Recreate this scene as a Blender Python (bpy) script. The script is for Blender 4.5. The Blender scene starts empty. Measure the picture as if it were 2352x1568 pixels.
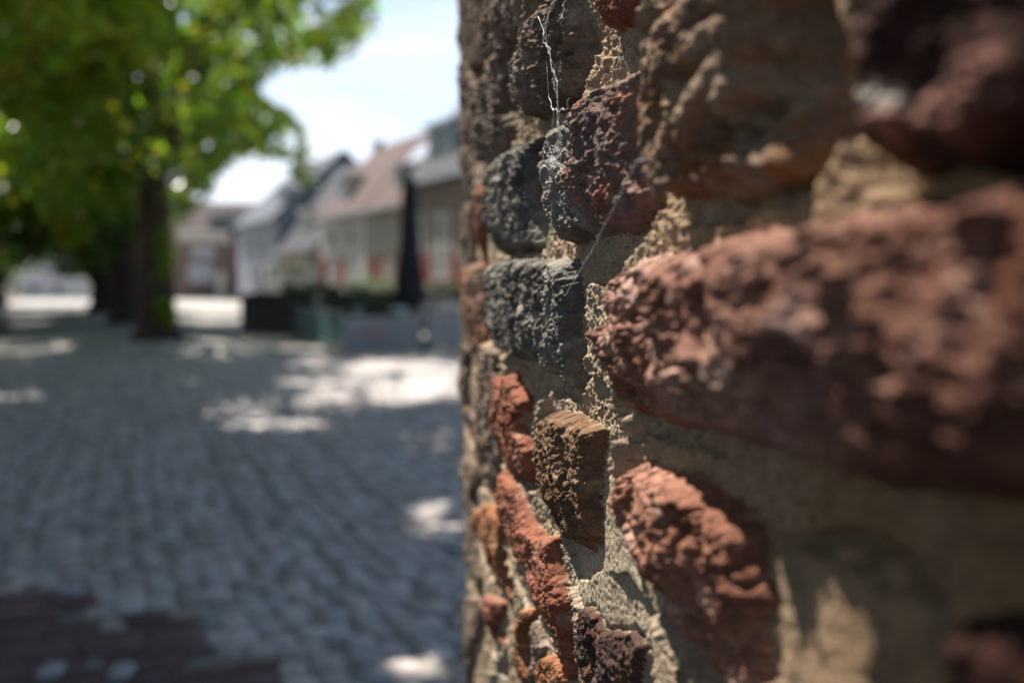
import bpy, bmesh, math, random
import numpy as np
from mathutils import Vector, Matrix
rnd = random.Random(7)
NR = np.random.RandomState(11)
R = math.radians
scene = bpy.context.scene
COL = scene.collection

# ------------------------------------------------------------------ camera
F = 2287.0                      # focal length in photo units (2352 px wide frame, 35 mm lens)
HORIZON = 655.0
PITCH = math.atan((784 - HORIZON) / F)
EYE = np.array([0.0, 0.0, 1.2])
FWD = np.array([0, math.cos(PITCH), -math.sin(PITCH)])
UPV = np.array([0, math.sin(PITCH), math.cos(PITCH)])
RGT = np.array([1.0, 0, 0])
cam_d = bpy.data.cameras.new('camera')
cam = bpy.data.objects.new('camera', cam_d)
COL.objects.link(cam)
cam.location = EYE
cam.rotation_euler = (math.pi / 2 - PITCH, 0, 0)
cam_d.sensor_width = 36.0
cam_d.lens = 35.0
cam_d.clip_start = 0.02
cam_d.clip_end = 4000
cam_d.dof.use_dof = True
cam_d.dof.focus_distance = 0.475
cam_d.dof.aperture_fstop = 4.8
scene.camera = cam

def ray(x, y):
    d = FWD + RGT * ((x - 1176) / F) - UPV * ((y - 784) / F)
    return d
def project(P):
    """world points (n,3) -> photo units x, y, depth"""
    q = P - EYE
    z = q @ FWD
    zz = np.where(z > 1e-3, z, 1e-3)
    return 1176 + F * (q @ RGT) / zz, 784 - F * (q @ UPV) / zz, z
def on_plane(x, y, P, n):
    d = ray(x, y)
    t = np.dot(np.asarray(P) - EYE, n) / np.dot(d, n)
    return EYE + d * t
def on_ground(x, y, z=0.0):
    return on_plane(x, y, np.array([0, 0, z]), np.array([0, 0, 1.0]))

SUN_AZ, SUN_EL = R(-42), R(57)
SUN = np.array([math.cos(SUN_EL) * math.sin(SUN_AZ), math.cos(SUN_EL) * math.cos(SUN_AZ), math.sin(SUN_EL)])

# ------------------------------------------------------------------ noise
def _hash(ix, iy, seed):
    h = (ix.astype(np.int64) * 374761393 + iy.astype(np.int64) * 668265263 + seed * 1442695041) & 0xFFFFFFFF
    h = ((h ^ (h >> 13)) * 1274126177) & 0xFFFFFFFF
    h = ((h ^ (h >> 16)) * 2246822519) & 0xFFFFFFFF
    return ((h ^ (h >> 15)) & 0xFFFFFF).astype(np.float32) / 16777216.0
def perlin(x, y, seed):
    x0 = np.floor(x); y0 = np.floor(y)
    fx = (x - x0).astype(np.float32); fy = (y - y0).astype(np.float32)
    ix = x0.astype(np.int64); iy = y0.astype(np.int64)
    u = fx * fx * fx * (fx * (fx * 6 - 15) + 10); v = fy * fy * fy * (fy * (fy * 6 - 15) + 10)
    def g(dx, dy):
        a = _hash(ix + dx, iy + dy, seed) * (2 * math.pi)
        return np.cos(a) * (fx - dx) + np.sin(a) * (fy - dy)
    a = g(0, 0); b = g(1, 0); c = g(0, 1); d = g(1, 1)
    return ((a + (b - a) * u) * (1 - v) + (c + (d - c) * u) * v) * 1.5
def fbm(x, y, seed, octv=4, gain=0.5):
    s = 0; a = 1.0; t = 0
    for k in range(octv):
        s = s + a * perlin(x * 2.03 ** k + 17.3 * k, y * 2.03 ** k - 9.1 * k, seed + k)
        t += a; a *= gain
    return s / t * 1.4
def worley(x, y, seed):
    ix = np.floor(x).astype(np.int64); iy = np.floor(y).astype(np.int64)
    f1 = np.full(x.shape, 9.0, np.float32); f2 = f1.copy()
    for dx in (-1, 0, 1):
        for dy in (-1, 0, 1):
            cx = ix + dx; cy = iy + dy
            d = (cx + _hash(cx, cy, seed) - x) ** 2 + (cy + _hash(cx, cy, seed + 91) - y) ** 2
            d = d.astype(np.float32)
            f2 = np.minimum(f2, np.maximum(f1, d)); f1 = np.minimum(f1, d)
    return np.sqrt(f1), np.sqrt(f2)
def sstep(a, b, x):
    t = np.clip((x - a) / (b - a), 0, 1)
    return t * t * (3 - 2 * t)

# ------------------------------------------------------------------ materials
def mat(name, color=(0.5, 0.5, 0.5), rough=0.8, var=0.15, scale=6.0, bump=0.0, bscale=40.0, attr=None, spec=0.3, metal=0.0, color2=None, bdist=0.01):
    m = bpy.data.materials.new(name); m.use_nodes = True
    nt = m.node_tree; N = nt.nodes; L = nt.links
    p = N['Principled BSDF']
    p.inputs['Roughness'].default_value = rough
    p.inputs['Specular IOR Level'].default_value = spec
    p.inputs['Metallic'].default_value = metal
    tc = N.new('ShaderNodeTexCoord')
    nz = N.new('ShaderNodeTexNoise'); nz.inputs['Scale'].default_value = scale; nz.inputs['Detail'].default_value = 6
    L.new(tc.outputs['Object'], nz.inputs['Vector'])
    mx = N.new('ShaderNodeMix'); mx.data_type = 'RGBA'
    c1 = [c * (1 - var) for c in color]; c2 = [min(1, c * (1 + var)) for c in color]
    if color2: c1, c2 = color, color2
    mx.inputs['A'].default_value = (*c1, 1); mx.inputs['B'].default_value = (*c2, 1)
    rp = N.new('ShaderNodeMapRange'); rp.inputs['From Min'].default_value = 0.3; rp.inputs['From Max'].default_value = 0.7
    L.new(nz.outputs['Fac'], rp.inputs['Value']); L.new(rp.outputs['Result'], mx.inputs['Factor'])
    out = mx.outputs['Result']
    if attr:
        at = N.new('ShaderNodeAttribute'); at.attribute_name = attr
        mu = N.new('ShaderNodeMix'); mu.data_type = 'RGBA'; mu.blend_type = 'MULTIPLY'; mu.inputs['Factor'].default_value = 1
        L.new(at.outputs['Color'], mu.inputs['A']); L.new(out, mu.inputs['B']); out = mu.outputs['Result']
    L.new(out, p.inputs['Base Color'])
    if bump > 0:
        n2 = N.new('ShaderNodeTexNoise'); n2.inputs['Scale'].default_value = bscale; n2.inputs['Detail'].default_value = 5
        L.new(tc.outputs['Object'], n2.inputs['Vector'])
        b = N.new('ShaderNodeBump'); b.inputs['Strength'].default_value = bump; b.inputs['Distance'].default_value = bdist
        L.new(n2.outputs['Fac'], b.inputs['Height']); L.new(b.outputs['Normal'], p.inputs['Normal'])
    return m

def leaf_mat(name, c_refl, c_trans, var=0.35):
    m = bpy.data.materials.new(name); m.use_nodes = True
    nt = m.node_tree; N = nt.nodes; L = nt.links
    N.remove(N['Principled BSDF'])
    at = N.new('ShaderNodeAttribute'); at.attribute_name = 'tint'
    def tinted(c):
        mu = N.new('ShaderNodeMix'); mu.data_type = 'RGBA'; mu.blend_type = 'MULTIPLY'; mu.inputs['Factor'].default_value = 1
        mu.inputs['B'].default_value = (*c, 1); L.new(at.outputs['Color'], mu.inputs['A']); return mu.outputs['Result']
    d = N.new('ShaderNodeBsdfPrincipled'); d.inputs['Roughness'].default_value = 0.36; d.inputs['Specular IOR Level'].default_value = 0.6
    L.new(tinted(c_refl), d.inputs['Base Color'])
    t = N.new('ShaderNodeBsdfTranslucent'); L.new(tinted(c_trans), t.inputs['Color'])
    a = N.new('ShaderNodeMixShader'); a.inputs['Fac'].default_value = 0.42
    L.new(d.outputs[0], a.inputs[1]); L.new(t.outputs[0], a.inputs[2])
    L.new(a.outputs[0], N['Material Output'].inputs['Surface'])
    return m

# ------------------------------------------------------------------ object helpers
def tag(o, label=None, cat=None, group=None, kind=None):
    if label: o['label'] = label
    if cat: o['category'] = cat
    if group: o['group'] = group
    if kind: o['kind'] = kind
    return o
def np_mesh(name, V, FQ, mtl=None, parent=None, smooth=False, colors=None, cname='col'):
    """V (n,3), FQ (m,k) faces with k verts each"""
    me = bpy.data.meshes.new(name)
    V = np.asarray(V, np.float32); FQ = np.asarray(FQ, np.int32)
    k = FQ.shape[1]
    me.vertices.add(len(V)); me.vertices.foreach_set('co', V.ravel())
    me.loops.add(FQ.size); me.loops.foreach_set('vertex_index', FQ.ravel())
    me.polygons.add(len(FQ)); me.polygons.foreach_set('loop_start', np.arange(0, FQ.size, k, dtype=np.int32))
    me.polygons.foreach_set('loop_total', np.full(len(FQ), k, np.int32))
    if smooth: me.polygons.foreach_set('use_smooth', np.ones(len(FQ), bool))
    if colors is not None:
        a = me.color_attributes.new(cname, 'FLOAT_COLOR', 'POINT')
        c4 = np.ones((len(V), 4), np.float32); c4[:, :3] = colors
        a.data.foreach_set('color', c4.ravel())
    me.update(calc_edges=True); me.validate()
    o = bpy.data.objects.new(name, me); COL.objects.link(o)
    if mtl: me.materials.append(mtl)
    if parent: o.parent = parent
    return o
class MB:
    """collects simple solids into one mesh"""
    def __init__(s): s.v = []; s.f = []
    def add(s, vs, fs):
        b = len(s.v); s.v += [tuple(p) for p in vs]; s.f += [[i + b for i in f] for f in fs]; return s
    def box(s, a, b):
        (x0, y0, z0), (x1, y1, z1) = a, b
        return s.add([(x0, y0, z0), (x1, y0, z0), (x1, y1, z0), (x0, y1, z0), (x0, y0, z1), (x1, y0, z1), (x1, y1, z1), (x0, y1, z1)],
                     [(3, 2, 1, 0), (4, 5, 6, 7), (0, 1, 5, 4), (1, 2, 6, 5), (2, 3, 7, 6), (3, 0, 4, 7)])
    def prism(s, poly, y0, y1):
        """poly in (x,z), extruded from y0 to y1"""
        n = len(poly)
        return s.add([(x, y0, z) for x, z in poly] + [(x, y1, z) for x, z in poly],
                     [tuple(range(n)), tuple(range(2 * n - 1, n - 1, -1))] + [(i + n, (i + 1) % n + n, (i + 1) % n, i) for i in range(n)])
    def prism_x(s, poly, x0, x1):
        """poly in (y,z), extruded from x0 to x1"""
        n = len(poly)
        return s.add([(x0, y, z) for y, z in poly] + [(x1, y, z) for y, z in poly],
                     [tuple(range(n)), tuple(range(2 * n - 1, n - 1, -1))] + [(i + n, (i + 1) % n + n, (i + 1) % n, i) for i in range(n)])
    def tube(s, pts, rads, n=8, cap=True):
        pts = [Vector(p) for p in pts]
        b = len(s.v); ring = []
        for i, p in enumerate(pts):
            t = (pts[min(i + 1, len(pts) - 1)] - pts[max(i - 1, 0)]).normalized()
            ref = Vector((0, 0, 1)) if abs(t.z) < 0.9 else Vector((1, 0, 0))
            a = t.cross(ref).normalized(); c = t.cross(a)
            r = rads[i] if hasattr(rads, '__len__') else rads
            for k in range(n):
                q = 2 * math.pi * k / n
                s.v.append(tuple(p + (a * math.cos(q) + c * math.sin(q)) * r))
        for i in range(len(pts) - 1):
            for k in range(n):
                s.f.append([b + i * n + k, b + i * n + (k + 1) % n, b + (i + 1) * n + (k + 1) % n, b + (i + 1) * n + k])
        if cap:
            s.f.append([b + k for k in range(n)][::-1]); s.f.append([b + (len(pts) - 1) * n + k for k in range(n)])
        return s
    def lathe(s, prof, c=(0, 0), n=16, wob=0.0, ph=0.0):
        b = len(s.v)
        for (r, z) in prof:
            for k in range(n):
                q = 2 * math.pi * k / n
                rr = r * (1 + wob * math.cos(8 * q + ph))
                s.v.append((c[0] + rr * math.cos(q), c[1] + rr * math.sin(q), z))
        for i in range(len(prof) - 1):
            for k in range(n):
                s.f.append([b + i * n + k, b + i * n + (k + 1) % n, b + (i + 1) * n + (k + 1) % n, b + (i + 1) * n + k])
        s.f.append([b + k for k in range(n)][::-1]); s.f.append([b + (len(prof) - 1) * n + k for k in range(n)])
        return s
    def build(s, name, mtl, parent=None, smooth=False, bevel=0.0):
        me = bpy.data.meshes.new(name); me.from_pydata(s.v, [], s.f); me.update()
        bm = bmesh.new(); bm.from_mesh(me); bmesh.ops.recalc_face_normals(bm, faces=bm.faces[:])
        bm.to_mesh(me); bm.free()
        if smooth:
            for p in me.polygons: p.use_smooth = True
        me.materials.append(mtl)
        o = bpy.data.objects.new(name, me); COL.objects.link(o)
        if parent: o.parent = parent
        if bevel > 0:
            md = o.modifiers.new('bevel', 'BEVEL'); md.width = bevel; md.segments = 2; md.limit_method = 'ANGLE'
        return o
def empty(name, loc, rz=0.0):
    o = bpy.data.objects.new(name, None); COL.objects.link(o); o.location = loc; o.rotation_euler = (0, 0, rz); o.empty_display_size = 0.2
    return o
def copy_tree(o, parent=None):
    c = o.copy(); COL.objects.link(c); c.parent = parent
    for ch in [x for x in bpy.data.objects if x.parent == o]: copy_tree(ch, c)
    return c

exec_parts = []
#@@WALL
# ================================================================== the brick wall
WA = R(8.8)
WD = np.array([-math.sin(WA), math.cos(WA)])             # along the wall, away from the camera
WN = np.array([-math.cos(WA), -math.sin(WA)])            # out of the face
WC = -0.1089
WO = WN * WC
WN3 = np.array([WN[0], WN[1], 0.0])
def curv(u):
    # the face bows gently outwards
    c = np.clip(u, -.1, 1.3)
    return -.07 * (c - .25) * (c - 1.08) + (u - c) * .08
def wall_pt(x, y, h=0.0):
    hh = h
    for _ in range(6):
        P = on_plane(x, y, np.array([WO[0], WO[1], 0]) + WN3 * hh, WN3); hh = h + float(curv(WD @ P[:2]))
    return P
def wall_uv(x, y, h=0.0):
    P = wall_pt(x, y, h)
    return (float(WD @ P[:2]), float(P[2]))
U_END = wall_uv(1054, 655)[0]
U_START = -1.3
LEN, THK, TOP = U_END - U_START, 0.55, 3.1

def axis(segs):
    out = []
    for a, b, d in segs:
        n = max(1, int(round((b - a) / d))); out.append(np.linspace(a, b, n, endpoint=False))
    return np.concatenate(out)
# p: distance around the wall's plan (face, far end, back, near end)
p_ax = axis([(0, U_START * -1 + 0.10, 0.02), (0.10 - U_START, 0.29 - U_START, 0.0014), (0.29 - U_START, 0.66 - U_START, 0.0006), (0.66 - U_START, LEN + 0.03, 0.0011),
             (LEN + 0.03, LEN + THK, 0.005), (LEN + THK, 2 * LEN + THK, 0.04), (2 * LEN + THK, 2 * (LEN + THK), 0.025)])
v_ax = np.concatenate([axis([(-0.05, 0.74, 0.012), (0.74, 1.56, 0.0007), (1.56, TOP, 0.012)]), [TOP]])
NP, NV = len(p_ax), len(v_ax)
PP, VV = np.meshgrid(p_ax, v_ax, indexing='ij')
UU = PP + U_START
PP = PP.astype(np.float32); VV = VV.astype(np.float32); UU = UU.astype(np.float64); 

# --- bricks traced where they stand: outline (photo units) on the face, height off the face plane, bulge, kind
B = []
def brick(kind, off, bulge, pts, edge=0.006, drop=0.004, sink=0.004, hollow=0.0):
    q = [wall_uv(x, y, off) for x, y in pts]
    for _ in range(3):                              # the outline lies on the brick's own, receding face
        us = [a[0] for a in q]; lo, hi = min(us), max(us); ws = [a[1] for a in q]; wl, wh = min(ws), max(ws)
        q = [wall_uv(x, y, off - drop * float(sstep(.62, .05, (u - lo) / (hi - lo))) - hollow * float(sstep(.9, .6, (u - lo) / (hi - lo))) * float(sstep(.06, .3, (w_ - wl) / (wh - wl))) - .007 * float(sstep(.22, .02, (u - lo) / (hi - lo)))) for (x, y), u, w_ in zip(pts, us, ws)]
    B.append(dict(kind=kind, off=off, bulge=bulge, edge=edge, drop=drop, sink=sink, hollow=hollow, poly=q))
brick('pink', 0.001, 0.006, [(1398,655),(1436,612),(1560,566),(1720,528),(2000,462),(2352,405),(3000,320),(3000,1190),(2352,1176),(2175,1160),(1909,1128),(1718,1054),(1559,985),(1450,962),(1392,930),(1386,840),(1374,765),(1392,710)], 0.008, 0.0, 0.007, -0.006)
brick('black', 0.000, 0.004, [(1128,625),(1150,612),(1215,606),(1230,614),(1262,608),(1308,611),(1326,640),(1330,760),(1330,880),(1265,868),(1235,826),(1130,792)])
brick('greyorange', -0.002, 0.003, [(1064,630),(1095,620),(1124,618),(1124,770),(1085,782),(1062,775)])
brick('flute', 0.003, 0.004, [(1577,-60),(1530,60),(1473,150),(1464,300),(1470,400),(1503,446),(1617,433),(1811,413),(1830,340),(1835,0),(1850,-120),(1650,-120)], 0.008, 0.003, 0.002, 0.016)
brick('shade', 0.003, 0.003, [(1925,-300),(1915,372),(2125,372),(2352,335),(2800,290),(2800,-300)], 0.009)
brick('redgrey', 0.001, 0.005, [(1243,400),(1258,310),(1308,270),(1330,215),(1420,165),(1462,158),(1462,300),(1475,400),(1498,448),(1440,500),(1380,525),(1262,548),(1245,480)], 0.008, 0.007, 0.005)
brick('black', 0.000, 0.005, [(1128,400),(1150,365),(1215,322),(1238,330),(1236,480),(1246,556),(1200,565),(1134,575),(1128,500)], 0.008, 0.006, 0.004)
brick('red', -0.003, 0.002, [(1100,450),(1124,440),(1124,592),(1098,600)])
brick('brown', -0.002, 0.003, [(1050,490),(1095,478),(1096,592),(1062,602),(1048,570)])
brick('red', -0.001, 0.004, [(1340,-250),(1346,30),(1356,62),(1385,66),(1450,10),(1560,-110),(1600,-250)], 0.009)
brick('flute2', 0.003, 0.005, [(1178,190),(1188,120),(1204,60),(1260,-20),(1336,-80),(1338,60),(1300,130),(1265,215),(1200,258),(1176,252)], 0.008, 0.009, 0.004)
brick('flute2', 0.002, 0.004, [(1082,350),(1092,250),(1130,130),(1168,68),(1180,110),(1168,230),(1148,300),(1110,372)], 0.008, 0.007, 0.004)
brick('brown', -0.002, 0.003, [(1046,-80),(1116,-80),(1112,40),(1092,135),(1060,150),(1046,120)])
brick('brown', -0.001, 0.003, [(1044,160),(1088,148),(1094,200),(1076,262),(1044,262)])
brick('brown', -0.002, 0.003, [(1046,272),(1078,268),(1088,330),(1080,440),(1046,440)])
brick('brown', 0.000, 0.004, [(1120,-20),(1180,-110),(1200,-40),(1172,50),(1128,118),(1108,130)])
brick('flute2', 0.001, 0.004, [(1190,-130),(1330,-260),(1335,-100),(1250,-30),(1200,40)])
# below
brick('pinkred', 0.002, 0.005, [(1407,1096),(1428,1064),(1520,1105),(1612,1155),(1665,1224),(1708,1282),(1766,1373),(1760,1500),(1750,1640),(1650,1640),(1580,1543),(1532,1479),(1500,1388),(1460,1310),(1420,1200)], 0.008, 0.010, 0.004)
brick('coarse', 0.001, 0.004, [(1232,985),(1262,952),(1337,990),(1382,1008),(1380,1080),(1362,1182),(1332,1233),(1317,1260),(1282,1233),(1251,1157),(1234,1062)], 0.007)
brick('red', 0.000, 0.004, [(1140,872),(1161,871),(1226,926),(1222,990),(1211,1032),(1196,1102),(1176,1085),(1150,1050),(1136,997),(1134,930)], 0.007)
brick('brown', -0.001, 0.003, [(1098,815),(1128,817),(1148,858),(1130,865),(1126,960),(1130,1050),(1112,1110),(1088,1050),(1096,945)])
brick('brown', -0.002, 0.003, [(1062,800),(1094,806),(1094,940),(1086,1000),(1072,990),(1064,930)])
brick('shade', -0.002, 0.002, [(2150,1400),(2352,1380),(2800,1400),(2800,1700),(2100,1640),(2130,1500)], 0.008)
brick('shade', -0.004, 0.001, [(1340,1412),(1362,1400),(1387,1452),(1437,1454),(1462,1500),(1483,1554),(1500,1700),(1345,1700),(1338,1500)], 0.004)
brick('red', 0.001, 0.005, [(1136,1132),(1148,1094),(1176,1122),(1206,1198),(1236,1248),(1260,1240),(1292,1308),(1317,1383),(1319,1509),(1312,1564),(1277,1458),(1226,1383),(1201,1308),(1176,1243),(1146,1187)], 0.007)
brick('orange', 0.000, 0.004, [(1089,1185),(1110,1168),(1135,1205),(1166,1273),(1163,1333),(1151,1373),(1126,1323),(1106,1263)], 0.007)
brick('brown', -0.002, 0.003, [(1064,1062),(1094,1078),(1100,1145),(1084,1190),(1066,1180)])
brick('brown', -0.003, 0.002, [(1068,1205),(1084,1200),(1118,1330),(1116,1375),(1090,1360),(1068,1300)])
brick('red', -0.001, 0.003, [(1112,1376),(1140,1392),(1146,1449),(1136,1474),(1116,1460),(1108,1420)])
brick('brown', -0.002, 0.003, [(1068,1380),(1096,1390),(1106,1480),(1102,1640),(1068,1640)])
brick('orange', 0.000, 0.003, [(1187,1408),(1208,1400),(1220,1440),(1218,1560),(1200,1580),(1188,1500)])
brick('brown', -0.003, 0.002, [(1222,1440),(1240,1480),(1246,1640),(1220,1640)])
brick('orange', -0.001, 0.003, [(1236,1530),(1258,1510),(1275,1560),(1290,1680),(1240,1680)])
N_TRACED = len(B)
# --- the rest of the wall: the same kind of bricks laid in courses
def proj_uv(u, v):
    P = np.array([[*(WO + WD * u + WN * curv(u)), v]]); return [float(a[0]) for a in project(P)]
r2 = random.Random(3)
k = 0; v = 0.02
while v < TOP - 0.05:
    hgt = 0.062
    p = r2.uniform(0, .1)
    while p < 2 * (LEN + THK) - 0.05:
        ln = r2.choice([0.24, 0.24, 0.115, 0.2])
        u0 = p + U_START; u1 = u0 + ln; skip = False
        if u1 > 0.06 and u0 < U_END - 0.01 and 0.6 < v < 1.75:
            for uu in (max(u0, 0.1), 0.5 * (max(u0, .1) + u1), u1):
                for vv in (v, v + hgt):
                    x, y, z = proj_uv(uu, vv)
                    if z > 0 and -10 < x < 2500 and -60 < y < 1610: skip = True
        if not skip:
            j = lambda: r2.uniform(-.004, .004)
            B.append(dict(kind=r2.choice(['brown', 'red', 'pink', 'shade', 'orange', 'black', 'brown', 'red']), off=r2.uniform(-.003, .003), bulge=r2.uniform(.002, .005), edge=.007, drop=.003, sink=.003, hollow=0,
                          poly=[(u0 + j(), v + j()), (u1 + j(), v + j()), (u1 + j(), v + hgt + j()), (u0 + j(), v + hgt + j())]))
        p += ln + 0.014
    v += 0.076; k += 1

# domain warp of the outlines
wu = UU + 0.0034 * fbm(UU * 38, VV * 38, 5, 3) + 0.0007 * fbm(UU * 170, VV * 170, 8, 2)
wv = VV + 0.0030 * fbm(UU * 38, VV * 38, 25, 3) + 0.0007 * fbm(UU * 170, VV * 170, 28, 2)
SLOPE = np.zeros(UU.shape, np.float32); SD = np.full(UU.shape, -0.02, np.float32); ID = np.full(UU.shape, -1, np.int32)
u_ax = p_ax + U_START
for i, b in enumerate(B):
    pu = np.array([q[0] for q in b['poly']]); pv = np.array([q[1] for q in b['poly']])
    m = 0.03
    i0, i1 = np.searchsorted(u_ax, [pu.min() - m, pu.max() + m]); j0, j1 = np.searchsorted(v_ax, [pv.min() - m, pv.max() + m])
    if i1 - i0 < 1 or j1 - j0 < 1: continue
    X = wu[i0:i1, j0:j1]; Y = wv[i0:i1, j0:j1]
    d2 = np.full(X.shape, 1.0); ins = np.zeros(X.shape, bool)
    n = len(pu)
    for a in range(n):
        c = (a + 1) % n
        ex, ey = pu[c] - pu[a], pv[c] - pv[a]
        t = np.clip(((X - pu[a]) * ex + (Y - pv[a]) * ey) / (ex * ex + ey * ey + 1e-12), 0, 1)
        d2 = np.minimum(d2, (X - pu[a] - t * ex) ** 2 + (Y - pv[a] - t * ey) ** 2)
        if abs(ey) > 1e-12:
            cross = ((pv[a] > Y) != (pv[c] > Y)) & (X < ex * (Y - pv[a]) / ey + pu[a])
            ins ^= cross
    sd = (np.sqrt(d2) * np.where(ins, 1, -1)).astype(np.float32)
    sd = sd + (.0048 if i < N_TRACED else .001) * np.clip(X / .5, .1, 2.0).astype(np.float32)
    s = SD[i0:i1, j0:j1]; better = sd > s
    s[better] = sd[better]; ID[i0:i1, j0:j1][better] = i
    su = (UU[i0:i1, j0:j1] - pu.min()) / (pu.max() - pu.min()); sv = (VV[i0:i1, j0:j1] - pv.min()) / (pv.max() - pv.min())
    sl = -b['drop'] * sstep(.62, .05, su) - b['hollow'] * sstep(.9, .6, su) * sstep(.06, .3, sv) - b['sink'] * sstep(.5, 0, sv)
    SLOPE[i0:i1, j0:j1][better] = sl[better].astype(np.float32)
del wu, wv
def lut(key): return np.array([b[key] for b in B] + [0.0], np.float32)[ID]
OFF, BUL, EDG = lut('off'), lut('bulge'), np.maximum(lut('edge'), 0.003) * 1.1
KINDS = ['pink', 'black', 'greyorange', 'flute', 'flute2', 'shade', 'redgrey', 'red', 'brown', 'pinkred', 'coarse', 'orange']
KID = np.array([KINDS.index(b['kind']) for b in B] + [0], np.int32)[ID]
# clay textures
fine = fbm(UU * 420, VV * 420, 60, 3, 0.6)
mid = fbm(UU * 130, VV * 130, 40, 3)
low = fbm(UU * 42, VV * 42, 70, 3)
f1, f2 = worley(UU * 95 + 0.8 * mid, VV * 110 + 0.8 * low, 80); lump = 1 - np.clip(f1, 0, 1) ** 1.3
g1, g2 = worley(UU * 260 + 0.6 * fine, VV * 280, 83); grain = 1 - np.clip(g1, 0, 1) ** 1.4
h1, h2 = worley(UU * 60 + 1.2 * mid, VV * 70 + 1.1 * low, 87); pit = sstep(0.34, 0.12, h1)
ridge = 1 - np.abs(fbm(UU * 55 + 0.5 * mid, VV * 24, 90, 3)) * 1.9           # runs up the wall
ridge2 = 1 - np.abs(fbm((UU * 0.8 + VV * 0.6) * 34 + 0.4 * mid, (VV * 0.8 - UU * 0.6) * 13, 93, 3)) * 2.0
def by_kind(d, default): return np.array([d.get(k, default) for k in KINDS], np.float32)[KID]
k1, k2 = worley(UU * 30 + .5 * low, VV * 34 + .5 * low, 99); chunk = 1 - np.clip(k1, 0, 1) ** 1.6
A_c = by_kind(dict(pink=.0085, pinkred=.006, shade=.006, coarse=.003), .0025)
A_l = by_kind(dict(pink=.0044, pinkred=.0040, black=.0030, flute=.0008, flute2=.0010, shade=.0016, redgrey=.0020, coarse=.0026, orange=.0012), .0022)
A_g = by_kind(dict(pink=.0018, pinkred=.0017, coarse=.0016, black=.0013, flute=.0006, orange=.0007), .0012)
A_r = by_kind(dict(black=.0044, flute=.0050, flute2=.0055, redgrey=.0036, brown=.0025, greyorange=.0022), .0008)
A_2 = by_kind(dict(flute=.0045, flute2=.0040, redgrey=.0020), .0)
A_p = by_kind(dict(pink=.0055, pinkred=.0050, coarse=.0030, red=.0024, black=.0020), .0015)
A_w = by_kind(dict(pink=.0030, flute=.0030), .0022)
micro, _m2 = worley(UU * 560 + .4 * fine, VV * 600, 85)
tex = A_w * low + .0009 * (.5 - np.clip(micro, 0, 1)) + A_c * (chunk - .62) + A_l * (lump - .45) + A_g * (grain - .5) + .0012 * fine + A_r * (ridge - .55) + A_2 * (ridge2 - .5) - A_p * pit
dome = BUL * (1 - np.exp(-np.maximum(SD, 0) / 0.007))
HB = OFF + dome - BUL * .6 + tex + SLOPE
def px_line(pts, h, w):
    q = np.array([wall_uv(x, y, h) for x, y in pts]); d2 = np.full(UU.shape, 1.0, np.float32)
    for a in range(len(q) - 1):
        ex, ey = q[a + 1] - q[a]
        t = np.clip(((UU - q[a][0]) * ex + (VV - q[a][1]) * ey) / (ex * ex + ey * ey + 1e-12), 0, 1)
        d2 = np.minimum(d2, (UU - q[a][0] - t * ex) ** 2 + (VV - q[a][1] - t * ey) ** 2)
    return np.exp(-d2 / (w * w))
# the spalled brick: hollowed face between standing crests
FL = KID == KINDS.index('flute'); CR = np.zeros(UU.shape, np.float32)
for pts, up, w_ in [([(1792,30),(1652,60),(1577,100),(1517,145),(1480,170)], .015, .0055), ([(1657,75),(1627,150),(1577,234),(1547,309)], .015, .005),
                    ([(1610,-30),(1530,75),(1480,150),(1466,250),(1472,350),(1480,400)], .011, .007), ([(1515,150),(1522,250),(1506,330)], .010, .004), ([(1640,200),(1620,240)], .010, .004),
                    ([(1700,20),(1640,-10),(1600,-20)], .012, .005)]:
    CR = np.maximum(CR, np.minimum(1, up / .011) * (1 - (1 - px_line(pts, .004, w_ * 1.2)) ** 2))
HB = np.where(FL, HB * (1 - CR) + (.0055 + .45 * tex) * CR, HB)

# knobs standing proud of the faces, catching the sun
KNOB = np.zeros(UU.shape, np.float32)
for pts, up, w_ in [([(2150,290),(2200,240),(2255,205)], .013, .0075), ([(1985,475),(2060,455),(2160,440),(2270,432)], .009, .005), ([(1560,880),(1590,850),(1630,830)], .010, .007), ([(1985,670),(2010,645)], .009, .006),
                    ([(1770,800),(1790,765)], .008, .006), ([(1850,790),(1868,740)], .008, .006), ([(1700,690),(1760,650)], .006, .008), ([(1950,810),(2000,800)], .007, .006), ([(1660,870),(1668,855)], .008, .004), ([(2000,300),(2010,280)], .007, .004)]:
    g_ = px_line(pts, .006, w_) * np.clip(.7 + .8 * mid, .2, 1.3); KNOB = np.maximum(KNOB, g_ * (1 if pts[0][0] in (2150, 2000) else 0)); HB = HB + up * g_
# mortar: weathered, sandy; deeper under the upper courses, flush lower down
def px_mask(pts, h, soft):
    q = np.array([wall_uv(x, y, h) for x, y in pts])
    d2 = np.full(UU.shape, 1.0, np.float32); ins = np.zeros(UU.shape, bool)
    for a in range(len(q)):
        c = (a + 1) % len(q); ex, ey = q[c] - q[a]
        t = np.clip(((UU - q[a][0]) * ex + (VV - q[a][1]) * ey) / (ex * ex + ey * ey + 1e-12), 0, 1)
        d2 = np.minimum(d2, (UU - q[a][0] - t * ex) ** 2 + (VV - q[a][1] - t * ey) ** 2)
        if abs(ey) > 1e-12: ins ^= ((q[a][1] > VV) != (q[c][1] > VV)) & (UU < ex * (VV - q[a][1]) / ey + q[a][0])
    return sstep(-soft, soft, np.sqrt(d2) * np.where(ins, 1, -1))
sand = .0010 * low + .0010 * mid + .0006 * (grain - .5) + .0009 * fine + .0007 * (.5 - np.clip(micro, 0, 1)) - .0007 * pit * sstep(.1, .5, mid)
HM = -0.0105 + sand * 1.5
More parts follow.
